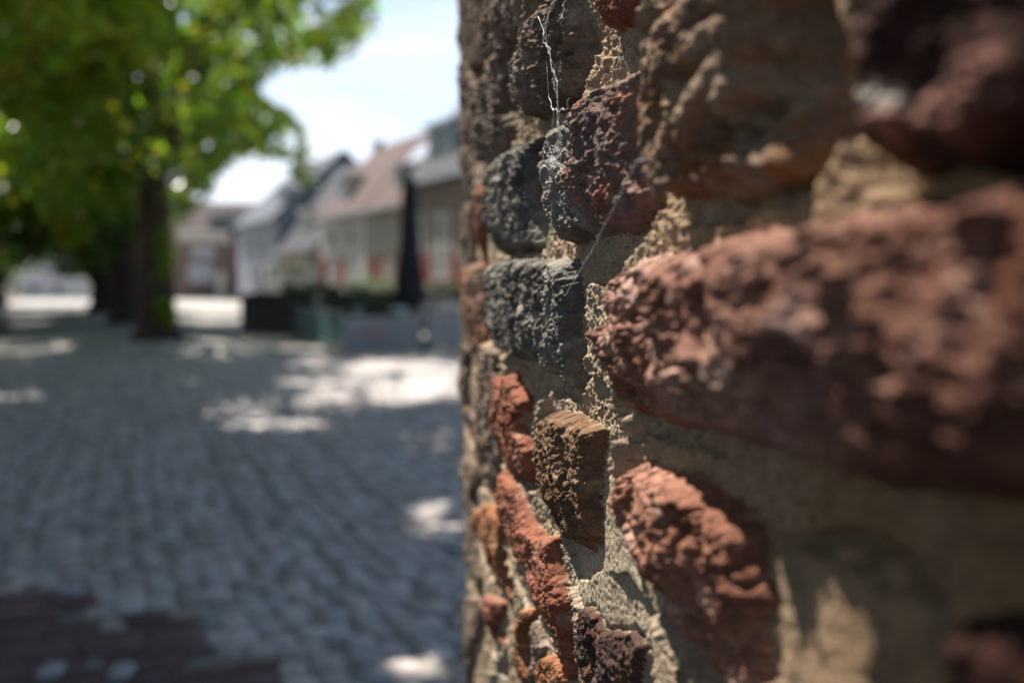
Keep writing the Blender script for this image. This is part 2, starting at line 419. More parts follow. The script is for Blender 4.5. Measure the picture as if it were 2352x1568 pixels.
HM = HM - .004 * sstep(.36, .24, UU) * sstep(1.14, 1.2, VV)
low_rows = sstep(1.135, 1.085, VV + 0.006 * low)
HM = HM + low_rows * 0.0028
pl1 = px_mask([(1262,1270),(1300,1262),(1330,1265),(1345,1235),(1372,1190),(1392,1100),(1420,1200),(1470,1320),(1520,1440),(1580,1560),(1600,1700),(1480,1700),(1460,1500),(1437,1452),(1390,1450),(1362,1398),(1335,1405),(1318,1350)], -0.004, 0.003)
pl2 = px_mask([(1712,1262),(1850,1240),(2000,1300),(2140,1385),(2140,1480),(2100,1640),(1765,1640),(1765,1380)], -0.004, 0.004)
HM = np.maximum(HM, -0.0065 + 0.5 * sand + (np.maximum(pl1, pl2) - 1) * 0.012)
crack = px_mask([(1700,1236),(1850,1222),(1990,1275),(2130,1372),(2130,1386),(1985,1292),(1850,1242),(1700,1256)], -0.004, 0.0015)
HM = HM - crack * 0.005
for pts, h, w in [
    ([(1400,965),(1405,1060),(1408,1130),(1408,1200)], 0.0005, 0.005),
    ([(1246,905),(1233,1000),(1240,1100),(1262,1170),(1292,1290),(1330,1430),(1332,1560)], -0.0025, 0.005),
    ([(1478,1430),(1500,1500),(1545,1580)], 0.001, 0.006),
    ([(1129,814),(1161,848),(1142,920),(1135,985),(1168,1130),(1185,1240)], -0.004, 0.007),
    ([(1136,1185),(1160,1295),(1216,1416),(1230,1440)], -0.005, 0.008),
    ([(1075,790),(1110,800)], -0.002, 0.006),
    ([(1083,440),(1083,470)], 0.000, 0.008),
    ([(1142,1490),(1120,1520),(1120,1600)], -0.001, 0.012)]:
    g = px_line(pts, h, w)
    HM = np.maximum(HM, (h + sand * 2.2) * g + (1 - g) * -0.02)
HM = HM + .95 * SLOPE
E = sstep(-0.45, 1.0, SD / EDG)
HBE = -0.036 + (HB + 0.036) * np.sqrt(E)
isb = (HBE > HM) & (ID >= 0)
H = np.maximum(HBE, HM)
# the wall's own larger waviness, and worn corners
H = H + 0.003 * fbm(UU * 5, VV * 5, 33, 2)
PER = 2 * (LEN + THK)
corners = [LEN, LEN + THK, 2 * LEN + THK, 0.0, PER]
dcor = np.min([np.abs(PP - c) for c in corners], axis=0)
H = H - 0.010 * np.clip(1 - dcor / 0.025, 0, 1) ** 2
# plan
cpl = [WO + WD * U_START, WO + WD * U_END]
inn = -WN
pts4 = [cpl[0], cpl[1], cpl[1] + inn * THK, cpl[0] + inn * THK]
dirs = [WD, inn, -WD, -inn]; nrm = [WN, WD, -WN, -WD]; lens = [LEN, THK, LEN, THK]
base = np.zeros((NP, 2)); nor = np.zeros((NP, 2)); acc = 0.0
for k4 in range(4):
    s_ = (p_ax >= acc - 1e-9) & (p_ax < acc + lens[k4] - 1e-9)
    q = (p_ax[s_] - acc)[:, None]
    base[s_] = pts4[k4] + dirs[k4] * q
    if k4 == 0: base[s_] += WN * curv(U_START + q)
    if k4 == 1: base[s_] += WN * curv(U_END) * (1 - q / THK)
    if k4 == 3: base[s_] += WN * curv(U_START) * (q / THK)
    nn = np.tile(nrm[k4], (s_.sum(), 1))
    wb = np.clip(1 - q / 0.03, 0, 1) * .5; wa = np.clip(1 - (lens[k4] - q) / 0.03, 0, 1) * .5
    nn = nn * (1 - wa - wb) + nrm[(k4 - 1) % 4] * wb + nrm[(k4 + 1) % 4] * wa
    nor[s_] = nn / np.linalg.norm(nn, axis=1)[:, None]
    acc += lens[k4]
V = np.empty((NP, NV, 3), np.float32)
V[..., 0] = base[:, None, 0] + nor[:, None, 0] * H
V[..., 1] = base[:, None, 1] + nor[:, None, 1] * H
V[..., 2] = VV
# pigment
PAL = dict(pink=[(.33, .188, .143), (.195, .090, .060), (.40, .255, .20)], black=[(.185, .168, .14), (.085, .078, .068), (.26, .235, .195)],
           greyorange=[(.30, .14, .08), (.13, .10, .08), (.26, .17, .12)], flute=[(.27, .195, .135), (.15, .085, .05), (.22, .11, .05)],
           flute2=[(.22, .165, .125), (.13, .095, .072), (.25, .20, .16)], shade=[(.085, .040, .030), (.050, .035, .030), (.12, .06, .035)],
           redgrey=[(.24, .14, .115), (.15, .11, .095), (.25, .10, .06)], red=[(.255, .100, .060), (.175, .062, .038), (.28, .15, .105)],
           brown=[(.20, .145, .11), (.12, .082, .062), (.24, .185, .145)], pinkred=[(.325, .165, .112), (.21, .088, .055), (.39, .235, .17)],
           coarse=[(.185, .105, .060), (.110, .062, .036), (.23, .15, .095)], orange=[(.27, .118, .055), (.19, .075, .036), (.30, .16, .09)])
C3 = np.array([PAL[k] for k in KINDS], np.float32)[KID]
t1 = np.clip(.5 + .9 * fbm(UU * 22, VV * 22, 120, 3), 0, 1)[..., None]; t2 = sstep(.15, .55, fbm(UU * 60, VV * 60, 130, 3))[..., None]
CB = C3[..., 0, :] * (1 - t1) + C3[..., 1, :] * t1
CB = CB * (1 - t2) + C3[..., 2, :] * t2
CB = CB * (1 - sstep(.25, .6, KNOB)[..., None]) + np.array([.34, .19, .15], np.float32) * sstep(.25, .6, KNOB)[..., None]  # upper right knobs coloured paler pink, a sunlit look put into the pigment
# the left half of the red-grey brick is sooty
soot = px_mask([(1236,560),(1236,300),(1300,262),(1322,280),(1300,400),(1330,540)], 0.001, 0.004)[..., None]
CB = CB * (1 - soot) + (np.array([.21, .19, .16], np.float32) * (.6 + .7 * t1)) * soot
pale_flecks = np.zeros(UU.shape, np.float32)  # pale spots; the upper right ones paint sun flecks into the colour
for x, y, r_ in [(1995, 205, .0026), (2040, 225, .0022), (2015, 250, .0018), (1640, 1340, .0032), (1272, 390, .0035), (1268, 365, .0028), (1280, 410, .0025)]:
    q = wall_uv(x, y, 0.003); pale_flecks = np.maximum(pale_flecks, np.exp(-(((UU - q[0]) * .6) ** 2 + (VV - q[1]) ** 2) / r_ ** 2))
pale_flecks = sstep(.35, .6, pale_flecks + .25 * mid)[..., None]
CB = CB * (1 - pale_flecks) + np.array([.42, .40, .36], np.float32) * pale_flecks
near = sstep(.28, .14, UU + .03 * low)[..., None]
CB = CB * (1 - near * np.array([.50, .60, .63], np.float32))  # shade painted into the brick colour towards the near end
CM = np.array([.33, .265, .19], np.float32) * (1 + .22 * fbm(UU * 90, VV * 90, 140, 3))[..., None]
tan = np.clip(.45 + .8 * fbm(UU * 14, VV * 14, 150, 2), 0, 1)[..., None] * sstep(.3, .1, UU * 0 + np.maximum(pl1, pl2))[..., None] * .6
CM = CM * (1 - tan) + np.array([.33, .215, .12], np.float32) * tan
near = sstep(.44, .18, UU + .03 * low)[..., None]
CM = CM * (1 - near * np.array([.24, .38, .50], np.float32))  # mortar darkened the same way, shade put into its colour
speck = sstep(.52, .75, fbm(UU * 330, VV * 330, 160, 2))[..., None]
CM = CM * (1 - .55 * speck)
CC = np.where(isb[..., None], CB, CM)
idx = np.arange(NP * NV).reshape(NP, NV)
nx = np.roll(idx, -1, axis=0)
quads = np.stack([idx[:, :-1], idx[:, 1:], nx[:, 1:], nx[:, :-1]], -1).reshape(-1, 4)
fb = (isb[:, :-1].astype(np.int8) + isb[:, 1:] + np.roll(isb, -1, 0)[:, 1:] + np.roll(isb, -1, 0)[:, :-1]).reshape(-1) >= 2
V = V.reshape(-1, 3); CC = CC.reshape(-1, 3)
def rough_mat(name, bstr, s1, s2, s3, d3, tone):
    m = mat(name, (1, 1, 1), 0.92, 0.18, 700, 0, attr='col', spec=0.12)
    nt = m.node_tree; N = nt.nodes; L = nt.links; p = N['Principled BSDF']
    tc = N.new('ShaderNodeTexCoord')
    def noise(sc, det, ro=.6):
        n1 = N.new('ShaderNodeTexNoise'); n1.inputs['Scale'].default_value = sc; n1.inputs['Detail'].default_value = det; n1.inputs['Roughness'].default_value = ro
        L.new(tc.outputs['Object'], n1.inputs['Vector']); return n1.outputs['Fac']
    b2 = N.new('ShaderNodeBump'); b2.inputs['Strength'].default_value = .8; b2.inputs['Distance'].default_value = d3; L.new(noise(s3, 3), b2.inputs['Height'])
    b = N.new('ShaderNodeBump'); b.inputs['Strength'].default_value = bstr; b.inputs['Distance'].default_value = s2
    L.new(noise(s1, 4, .65), b.inputs['Height']); L.new(b2.outputs['Normal'], b.inputs['Normal']); L.new(b.outputs['Normal'], p.inputs['Normal'])
    # mineral speckle and stains through the whole body of the material
    src = p.inputs['Base Color'].links[0].from_socket
    for sc, det, lo, hi in ((s3 * 1.1, 5, 1 - tone, 1 + tone), (45, 4, 1 - tone * .6, 1 + tone * .6)):
        mr = N.new('ShaderNodeMapRange'); mr.inputs['From Min'].default_value = .32; mr.inputs['From Max'].default_value = .68; mr.inputs['To Min'].default_value = lo; mr.inputs['To Max'].default_value = hi
        L.new(noise(sc, det, .7), mr.inputs['Value'])
        vm = N.new('ShaderNodeVectorMath'); vm.operation = 'SCALE'; L.new(src, vm.inputs[0]); L.new(mr.outputs['Result'], vm.inputs['Scale']); src = vm.outputs['Vector']
    L.new(src, p.inputs['Base Color'])
    return m
M_clay = rough_mat('weathered_clay', .7, 900, .0012, 230, .0028, .28)
M_mort = rough_mat('sandy_mortar', .7, 1300, .0010, 380, .0018, .22)
wall = empty('brick_wall', (*(WO + WD * U_END), 0.0))
tag(wall, 'weathered old wall of crumbling red, brown and black bricks filling the right half', 'brick wall')
def sub(mask, name, m):
    q = quads[mask]; used = np.unique(q); re = np.zeros(len(V), np.int32); re[used] = np.arange(len(used))
    o = np_mesh(name, V[used] - np.array([*(WO + WD * U_END), 0], np.float32), re[q], m, wall, True, CC[used])
    return o
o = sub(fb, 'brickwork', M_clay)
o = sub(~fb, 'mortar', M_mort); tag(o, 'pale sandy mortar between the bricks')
cu = np.linspace(U_START, U_END, 12)
ringp = [WO + WD * u_ + WN * (float(curv(u_)) + .03) for u_ in cu] + [pts4[2] - WN * .03, pts4[3] - WN * .03]
ringp = [p_ - (WO + WD * U_END) for p_ in ringp]; n_ = len(ringp)
mb = MB()
mb.add([(p_[0], p_[1], TOP - .03) for p_ in ringp] + [(p_[0], p_[1], TOP + .05) for p_ in ringp], [tuple(range(n_))[::-1], tuple(range(n_, 2 * n_))] + [(i, (i + 1) % n_, (i + 1) % n_ + n_, i + n_) for i in range(n_)])
mb.build('coping', mat('coping_stone', (.3, .28, .25), .9, .2, 8, .4, 60), wall)
del PP, VV, UU, SD, ID, CB, CM, CC, C3, V, quads, H, HB, HM, HBE
#@@GROUND
# ================================================================== ground
def sheet(name, pts, z, m):
    mb = MB(); mb.add([(x, y, z) for x, y in pts], [tuple(range(len(pts)))])
    o = mb.build(name, m); tag(o, kind='structure'); return o
M_earth = mat('packed_earth', (.115, .098, .086), .95, .25, 1.5, .5, 30)
M_street = mat('street_paving', (.27, .255, .235), .9, .14, 1.2, .4, 25)
g = sheet('ground', [(-400, -200), (400, -200), (400, 700), (-400, 700)], -0.03, M_earth)
row_d = np.array([-.474, .88]); row_p = np.array([-8.8, 52.0])
sA = on_ground(400, 770)[:2]; sB = on_ground(700, 800)[:2]
sheet('street', [(-9.6, 16.5), (12, 16.5), (12, 20), (row_p + row_d * -40)[:2] + np.array([-.2, -.2]), (row_p + row_d * 40), (-40, 110), (-52, 110), (-34, 66), (-13.5, 27)], -0.02, M_street)
M_stone = mat('granite_setts', (1, 1, 1), .55, .16, 90, .35, 140, attr='col', spec=.45, bdist=.004)
M_joint = mat('joint_sand', (.24, .22, .195), .95, .25, 12, .4, 90)
M_clinker = mat('dark_clinker', (1, 1, 1), .8, .18, 60, .3, 120, attr='col', spec=.25, bdist=.003)
def in_poly(x, y, poly):
    ins = np.zeros(x.shape, bool); n = len(poly)
    for a in range(n):
        (x0, y0), (x1, y1) = poly[a], poly[(a + 1) % n]
        if abs(y1 - y0) < 1e-9: continue
        ins ^= ((y0 > y) != (y1 > y)) & (x < (x1 - x0) * (y - y0) / (y1 - y0) + x0)
    return ins
strip_px = [(-260, 1330), (0, 1356), (183, 1368), (198, 1440), (248, 1434), (384, 1404), (425, 1470), (437, 1522), (560, 1505), (649, 1493), (696, 1568)]
strip = [tuple(on_ground(x, y)[:2]) for x, y in strip_px] + [(-1.15, 2.2), (-1.9, 1.6), (-4.2, 2.6)]
def stones(name, origin, d, pitch, ln, width, length, keep, palette, hz, dome, gap, m, seed, nn=6):
    rs = np.random.RandomState(seed)
    d = np.array(d, float); d /= np.linalg.norm(d); e = np.array([d[1], -d[0]])
    cs, ls, al, ac = [], [], [], []
    nrow = int(width / pitch)
    for i in range(nrow):
        a = rs.uniform(0, .1); wob = rs.normal(0, .012)
        while a < length:
            l = ln * rs.uniform(.8, 1.35)
            cs.append((i * pitch - width / 2 + wob, a + l / 2)); ls.append(l); a += l + gap
    cs = np.array(cs); ls = np.array(ls)
    # rows bend gently
    bend = .10 * np.sin(cs[:, 1] * .55 + cs[:, 0] * .3)
    ctr = np.array(origin) + e * (cs[:, 0] + bend)[:, None] + d * cs[:, 1][:, None]
    k = keep(ctr[:, 0], ctr[:, 1]); ctr = ctr[k]; ls = ls[k]; n = len(ctr)
    gx = np.array([-1, -.9, -.45, .45, .9, 1]) if nn == 6 else np.array([-1, -.93, .93, 1]); A, Bq = np.meshgrid(gx, gx, indexing='ij'); A = A.ravel(); Bq = Bq.ravel()
    edge = np.maximum(np.abs(A), np.abs(Bq))
    rr = ((np.abs(A) ** 5 + np.abs(Bq) ** 5) ** .2 if nn == 6 else edge * 1.0)
    sc = np.where(rr > 1, edge / np.maximum(rr, 1e-6), 1.0)          # rounded corners
    hw = (pitch - gap) / 2 * rs.uniform(.9, 1.03, n)
    jx = rs.normal(0, .003 if nn == 6 else .001, (n, nn * nn)); jy = rs.normal(0, .003 if nn == 6 else .001, (n, nn * nn))
    rot = rs.normal(0, .09 if nn == 6 else .01, n); ctr = ctr + rs.normal(0, .016 if nn == 6 else .001, ctr.shape)
    px = (A * sc)[None] * hw[:, None] + jx; py = (Bq * sc)[None] * (ls / 2)[:, None] + jy
    qx = px * np.cos(rot)[:, None] - py * np.sin(rot)[:, None]; qy = px * np.sin(rot)[:, None] + py * np.cos(rot)[:, None]
    zz = hz + rs.normal(0, .003, n)[:, None] + dome * (1 - 0.6 * rr[None] ** 2.5) + rs.normal(0, .02, n)[:, None] * qx + rs.normal(0, .02, n)[:, None] * qy
    zz = np.where(edge[None] > .99, -0.03 + 0 * zz, zz)
    X = ctr[:, :1] + e[0] * qx + d[0] * qy; Y = ctr[:, 1:] + e[1] * qx + d[1] * qy
    V = np.stack([X, Y, zz], -1).reshape(-1, 3)
    ii = np.arange(nn * nn).reshape(nn, nn)
    q = np.stack([ii[:-1, :-1], ii[1:, :-1], ii[1:, 1:], ii[:-1, 1:]], -1).reshape(-1, 4)
    FQ = (q[None] + (np.arange(n) * nn * nn)[:, None, None]).reshape(-1, 4)
    pal = np.array(palette); c = pal[rs.randint(0, len(pal), n)] * (rs.uniform(.75, 1.25, n) if nn == 6 else rs.uniform(.9, 1.1, n))[:, None]
    o = np_mesh(name, V, FQ, m, None, True, np.repeat(c, nn * nn, axis=0)); tag(o, kind='structure'); return o
GREY = [(.44, .395, .37), (.37, .33, .315), (.48, .43, .395), (.42, .355, .335), (.42, .40, .40), (.36, .305, .28), (.40, .335, .335), (.50, .46, .43)]
side = lambda x, y: (x < 1.4) & (y < 16.8) & (y > -1.5) & (x > -11)
stones('cobblestones', (-2.2, -3.0), (-.40, .92), .108, .125, 22, 24, lambda x, y: side(x, y) & ~in_poly(x, y, strip), GREY, -.002, .009, .008, M_stone, 5)
stones('paver_strip', (-1.4, -.8), (.93, .36), .10, .20, 9, 9, lambda x, y: in_poly(x, y, strip), [(.135, .080, .076), (.12, .072, .068), (.15, .09, .082)], .005, .0008, .0015, M_clinker, 6, 4)
pv = MB()
for x, y in [(118, 1546), (280, 1549)]:
    c = on_ground(x, y); pv.box((c[0] - .03, c[1] - .045, -.01), (c[0] + .03, c[1] + .045, .026))
o = pv.build('pale_setts', mat('pale_sett', (.32, .33, .33), .6, .1, 60), None, False, .012); tag(o, kind='structure')
sheet('joint_bed', [(-11.2, -2), (1.5, -2), (1.5, 16.9), (-11.2, 16.9)], -0.005, M_joint)
#@@HOUSES
# ================================================================== houses
M_glass = mat('window_glass', (.05, .06, .07), .08, .2, 2, 0, spec=.8)
M_glint = mat('roof_glass', (.35, .38, .42), .12, .2, 2, 0, spec=.9)
M_white = mat('white_paint', (.52, .52, .50), .6, .06, 4)
M_cream = mat('cream_paint', (.62, .56, .44), .65, .08, 4)
M_redp = mat('red_paint', (.19, .032, .02), .5, .12, 5)
M_green = mat('grey_green_paint', (.30, .35, .34), .6, .1, 5)
M_zinc = mat('zinc', (.36, .39, .42), .45, .1, 3, metal=.3)
def tiles(name, c, var=.3):
    m = mat(name, c, .8, var, 3.0)
    nt = m.node_tree; N = nt.nodes; L = nt.links
    tc = N.new('ShaderNodeTexCoord'); wv = N.new('ShaderNodeTexWave'); wv.inputs['Scale'].default_value = 1.6; wv.bands_direction = 'X'
    L.new(tc.outputs['Object'], wv.inputs['Vector'])
    b = N.new('ShaderNodeBump'); b.inputs['Strength'].default_value = .6; b.inputs['Distance'].default_value = .04
    L.new(wv.outputs['Fac'], b.inputs['Height']); L.new(b.outputs['Normal'], N['Principled BSDF'].inputs['Normal'])
    return m
M_redtile = tiles('red_roof_tiles', (.055, .024, .018)); M_darktile = tiles('slate_roof', (.026, .028, .036)); M_oldtile = tiles('old_roof_tiles', (.036, .014, .013)); M_bluetile = tiles('blue_grey_roof', (.05, .06, .078))
def bricks(name, c, c2):
    m = mat(name, c, .9, .1, 3)
    nt = m.node_tree; N = nt.nodes; L = nt.links
    tc = N.new('ShaderNodeTexCoord'); br = N.new('ShaderNodeTexBrick'); br.inputs['Scale'].default_value = 1.0
    br.inputs['Brick Width'].default_value = .22; br.inputs['Row Height'].default_value = .065; br.inputs['Mortar Size'].default_value = .008
    br.inputs['Color1'].default_value = (*c, 1); br.inputs['Color2'].default_value = (*c2, 1); br.inputs['Mortar'].default_value = (.3, .27, .23, 1)
    mp = N.new('ShaderNodeMapping'); mp.inputs['Rotation'].default_value = (math.pi / 2, 0, 0)
    L.new(tc.outputs['Object'], mp.inputs['Vector']); L.new(mp.outputs['Vector'], br.inputs['Vector'])
    L.new(br.outputs['Color'], N['Principled BSDF'].inputs['Base Color'])
    return m
M_brown = bricks('brown_brick', (.085, .06, .05), (.105, .072, .058)); M_beige = bricks('grey_beige_brick', (.21, .185, .15), (.175, .155, .13)); M_rbrick = bricks('red_brick', (.14, .085, .07), (.115, .068, .058))
M_whitewall = mat('white_plaster', (.31, .31, .295), .85, .06, 2); M_bluewall = mat('bluish_white_plaster', (.22, .24, .275), .85, .06, 2)

class House:
    """local frame: x along the facade, y into the house, z up; facade plane y = 0"""
    def __init__(s, P, rz, label, name='house', group=None):
        s.P = np.array([P[0], P[1], 0.0]); s.rz = rz
        s.ex = np.array([math.cos(rz), math.sin(rz), 0]); s.ey = np.array([-math.sin(rz), math.cos(rz), 0])
        s.root = empty(name, s.P, rz); tag(s.root, label, 'house', group)
    def px(s, x, y, depth=0.0):
        q = on_plane(x, y, s.P + s.ey * depth, s.ey) - s.P
        return float(q @ s.ex), float(q[2])
    def body(s, x0, x1, depth, eave, m, gable=None):
        mb = MB()
        if gable is None: mb.box((x0, 0, 0), (x1, depth, eave))
        else: mb.prism_x([(0, 0), (depth, 0), (depth, eave), (depth / 2, gable), (0, eave)], x0, x1)
        return mb.build('wall', m, s.root)
    def roof(s, x0, x1, depth, eave, ridge, m, over=.3, th=.16, yr=None):
        yr = depth / 2 if yr is None else yr
        k = (ridge - eave) / yr
        mb = MB(); mb.prism_x([(-over, eave - over * k), (yr, ridge), (depth + over, eave - over * k), (depth + over, eave - over * k + th), (yr, ridge + th * 1.2), (-over, eave - over * k + th)], x0, x1)
        r = mb.build('roof', m, s.root); s.r = r; s.k = k; s.eave = eave
        gm = MB(); gm.box((x0 + .02, -over - .12, eave - over * k - .02), (x1 - .02, -over + .02, eave - over * k + .11)); gm.build('gutter', M_zinc, s.root)
        return r
    def chimney(s, x, y, z0, z1, m, w_=.35):
        mb = MB(); mb.box((x - w_, y - w_ * .8, z0), (x + w_, y + w_ * .8, z1)); mb.box((x - w_ - .06, y - w_ * .8 - .06, z1), (x + w_ + .06, y + w_ * .8 + .06, z1 + .1))
        return mb.build('chimney', m, s.r)
    def window(s, x0, x1, z0, z1, m=None, y=0.0, bars=1, parent=None, pane=None):
        mb = MB(); f = .09
        mb.box((x0, y - .05, z0), (x0 + f, y + .02, z1)); mb.box((x1 - f, y - .05, z0), (x1, y + .02, z1))
        mb.box((x0 + f, y - .05, z1 - f), (x1 - f, y + .02, z1)); mb.box((x0 + f, y - .07, z0), (x1 - f, y + .02, z0 + f))
        for i in range(bars):
            c = x0 + (x1 - x0) * (i + 1) / (bars + 1); mb.box((c - .025, y - .04, z0 + f), (c + .025, y + .02, z1 - f))
        mb.box((x0 + f, y - .035, (z0 + z1) / 2 - .025), (x1 - f, y + .015, (z0 + z1) / 2 + .025))
        o = mb.build('window', m or M_white, parent or s.root)
        p = MB(); p.box((x0 + f * .5, y - .02, z0 + f * .5), (x1 - f * .5, y + .012, z1 - f * .5)); p.build('pane', pane or M_glass, o)
        return o
    def wpx(s, x0, y0, x1, y1, **k):
        a = s.px(x0, y1); b = s.px(x1, y0); return s.window(a[0], b[0], a[1], b[1], **k)
    def shutter(s, x0, x1, z0, z1, m=None):
        mb = MB(); mb.box((x0, -.06, z0), (x1, -.012, z1)); n = 5
        for i in range(n): zz = z0 + (z1 - z0) * (i + .15) / n; mb.box((x0 + .06, -.08, zz), (x1 - .06, -.062, zz + (z1 - z0) / n * .7))
        return mb.build('shutter', m or M_redp, s.root)
    def spx(s, x0, y0, x1, y1, m=None):
        a = s.px(x0, y1); b = s.px(x1, y0); return s.shutter(a[0], b[0], a[1], b[1], m)
    def door(s, x0, x1, z1, m=None):
        mb = MB(); mb.box((x0 - .1, -.05, 0), (x0, .02, z1 + .1)); mb.box((x1, -.05, 0), (x1 + .1, .02, z1 + .1)); mb.box((x0, -.05, z1), (x1, .02, z1 + .1)); mb.box((x0, -.03, 0.02), (x1, .015, z1))
        for zz in (.25, z1 * .55): mb.box((x0 + .12, -.045, zz), (x1 - .12, -.03, zz + z1 * .32))
        d = mb.build('door', m or M_redp, s.root)
        h = MB(); h.box((x1 - .14, -.10, 1.0), (x1 - .10, -.03, 1.12)); h.build('handle', M_zinc, d)
        return d
    def dormer(s, xc, wd, y, z0, z1, mf, mr, depth=2.0):
        mb = MB(); mb.box((xc - wd / 2, y, z0), (xc + wd / 2, y + depth, z1))
        d = mb.build('dormer', mf, s.root)
        mb = MB(); mb.box((xc - wd / 2 - .15, y - .18, z1), (xc + wd / 2 + .15, y + depth + .1, z1 + .12)); mb.build('dormer_roof', mr, d)
        s.window(xc - wd / 2 + .12, xc + wd / 2 - .12, z0 + .15, z1 - .12, y=y - .003, parent=d)
        return d
    def skylight(s, x0, x1, a0, a1, m=None):
        """on the front slope; a = distance in from the facade"""
        k = s.k; up = lambda a, o: s.eave + a * k + .16 + o
        mb = MB(); mb.prism_x([(a0, up(a0, -.05)), (a1, up(a1, -.05)), (a1, up(a1, .08)), (a0, up(a0, .08))], x0, x1)
        f = mb.build('skylight', M_zinc, s.r)
        mb = MB(); mb.prism_x([(a0 + .08, up(a0 + .08, .06)), (a1 - .08, up(a1 - .08, .06)), (a1 - .08, up(a1 - .08, .095)), (a0 + .08, up(a0 + .08, .095))], x0 + .08, x1 - .08)
        mb.build('pane', m or M_glint, f)

ROW_E = np.array([.474, -.88]); ROW_RZ = math.atan2(-.88, .474)
ROW_N3 = np.array([.88, .474, 0])
def row_pt(x):
    P = on_plane(x, HORIZON, np.array([*row_p, 0]), ROW_N3); return P[:2]
def row_house(x0px, x1px, label):
    P0 = row_pt(x0px); P1 = row_pt(x1px)
    h = House(P0, ROW_RZ, label); h.L = float(np.linalg.norm(P1 - P0)); return h
# nearest: tall brown brick house
h = row_house(947, 1100, 'brown brick house with tall white windows and red shutters, cut off by the brick wall')
_, ev = h.px(990, 402); h.body(0.02, h.L, 8, ev, M_brown, ev + 5.2); h.roof(-.05, h.L + .3, 8, ev + .12, ev + 5.6, M_darktile)
for x0, y0, x1, y1 in [(958, 488, 972, 585), (994, 488, 1012, 640), (1018, 488, 1034, 640)]: h.wpx(x0, y0, x1, y1)
h.spx(976, 585, 991, 652); h.spx(1037, 585, 1050, 652)
a = h.px(958, 402)[0]; b_ = h.px(1030, 402)[0]
h.dormer((a + b_) / 2, (b_ - a) * .8, .35, ev + .4, ev + 2.1, M_green, M_zinc); h.skylight(a, b_ + 1.2, 2.0, 2.9)
h.chimney(.6, 4.0, ev + 5.0, ev + 6.6, M_brown)
# grey-beige house under the long red roof
h = row_house(845, 946, 'grey beige house under a long red tiled roof with a glinting rooflight')
_, ev = h.px(880, 472); h.body(.02, h.L - .02, 6.6, ev, M_beige, ev + 3.5); h.roof(0, h.L, 6.6, ev + .1, ev + 3.75, M_redtile)
for x0, y0, x1, y1 in [(858, 505, 872, 575), (888, 505, 902, 575), (916, 500, 930, 572), (886, 600, 900, 655)]: h.wpx(x0, y0, x1, y1)
h.spx(851, 596, 861, 655); h.spx(874, 596, 883, 655); h.door(h.px(912, 650)[0], h.px(926, 650)[0], 2.2, M_redp)
h.skylight(.6, h.L - .5, 1.75, 2.5); h.dormer(h.px(893, 450)[0], 1.1, .5, ev + .5, ev + 1.75, M_green, M_zinc, 1.4); h.chimney(h.L - .8, 3.3, ev + 3.2, ev + 4.25, M_rbrick, .26)
# white house under the same ridge
h = row_house(735, 844, 'white plastered house with two upper windows and red shutters below')
_, ev = h.px(790, 487); h.body(.02, h.L - .02, 6.6, ev, M_whitewall, ev + 3.5); h.roof(0, h.L - .01, 6.6, ev + .1, ev + 3.75, M_redtile)
for x0, y0, x1, y1 in [(754, 508, 772, 562), (798, 506, 816, 562), (760, 602, 774, 652), (808, 600, 824, 652)]: h.wpx(x0, y0, x1, y1)
h.spx(739, 594, 752, 655); h.spx(780, 594, 793, 655)
h.dormer(h.px(768, 450)[0], 1.5, .4, ev + .45, ev + 1.9, M_cream, M_zinc, 1.5); h.chimney(.5, 3.3, ev + 3.3, ev + 4.2, M_rbrick, .24)
mb = MB(); x_, z_ = h.px(838, 560); mb.box((x_ - .2, -.1, 0), (x_ + .12, -.012, ev)); mb.build('pilaster', M_white, h.root)
# low dark roofed house
h = row_house(640, 734, 'low house with a dark slate roof, pale dormers and brown front')
_, ev = h.px(690, 565); h.body(.02, h.L - .02, 7.5, ev, M_beige, ev + 4.6); h.roof(0, h.L - .01, 7.5, ev + .1, ev + 4.9, M_darktile)
h.dormer(h.px(680, 520)[0], 2.0, .5, ev + .5, ev + 2.1, M_cream, M_zinc); h.dormer(h.px(718, 520)[0], 1.4, .6, ev + .5, ev + 1.9, M_white, M_zinc)
for x0, y0, x1, y1 in [(650, 605, 664, 655), (682, 600, 698, 652)]: h.wpx(x0, y0, x1, y1)
h.door(h.px(712, 650)[0], h.px(724, 650)[0], 2.2, M_green)
# white house with gable
h = row_house(548, 639, 'bluish white house with a red and grey roof at the far end of the row')
_, ev = h.px(600, 505); h.body(.02, h.L - .02, 9, ev, M_bluewall, ev + 4.0); h.roof(0, h.L - .01, 9, ev + .1, ev + 4.3, M_bluetile)
for x0, y0, x1, y1 in [(566, 540, 578, 580), (598, 540, 612, 582), (570, 605, 582, 650), (616, 602, 630, 652)]: h.wpx(x0, y0, x1, y1)
h.door(h.px(594, 650)[0], h.px(604, 650)[0], 2.3, M_darktile); h.chimney(1, 4.5, ev + 4, ev + 5.3, M_rbrick)
h.dormer(h.px(620, 480)[0], 1.6, .7, ev + .5, ev + 1.9, M_white, M_zinc)
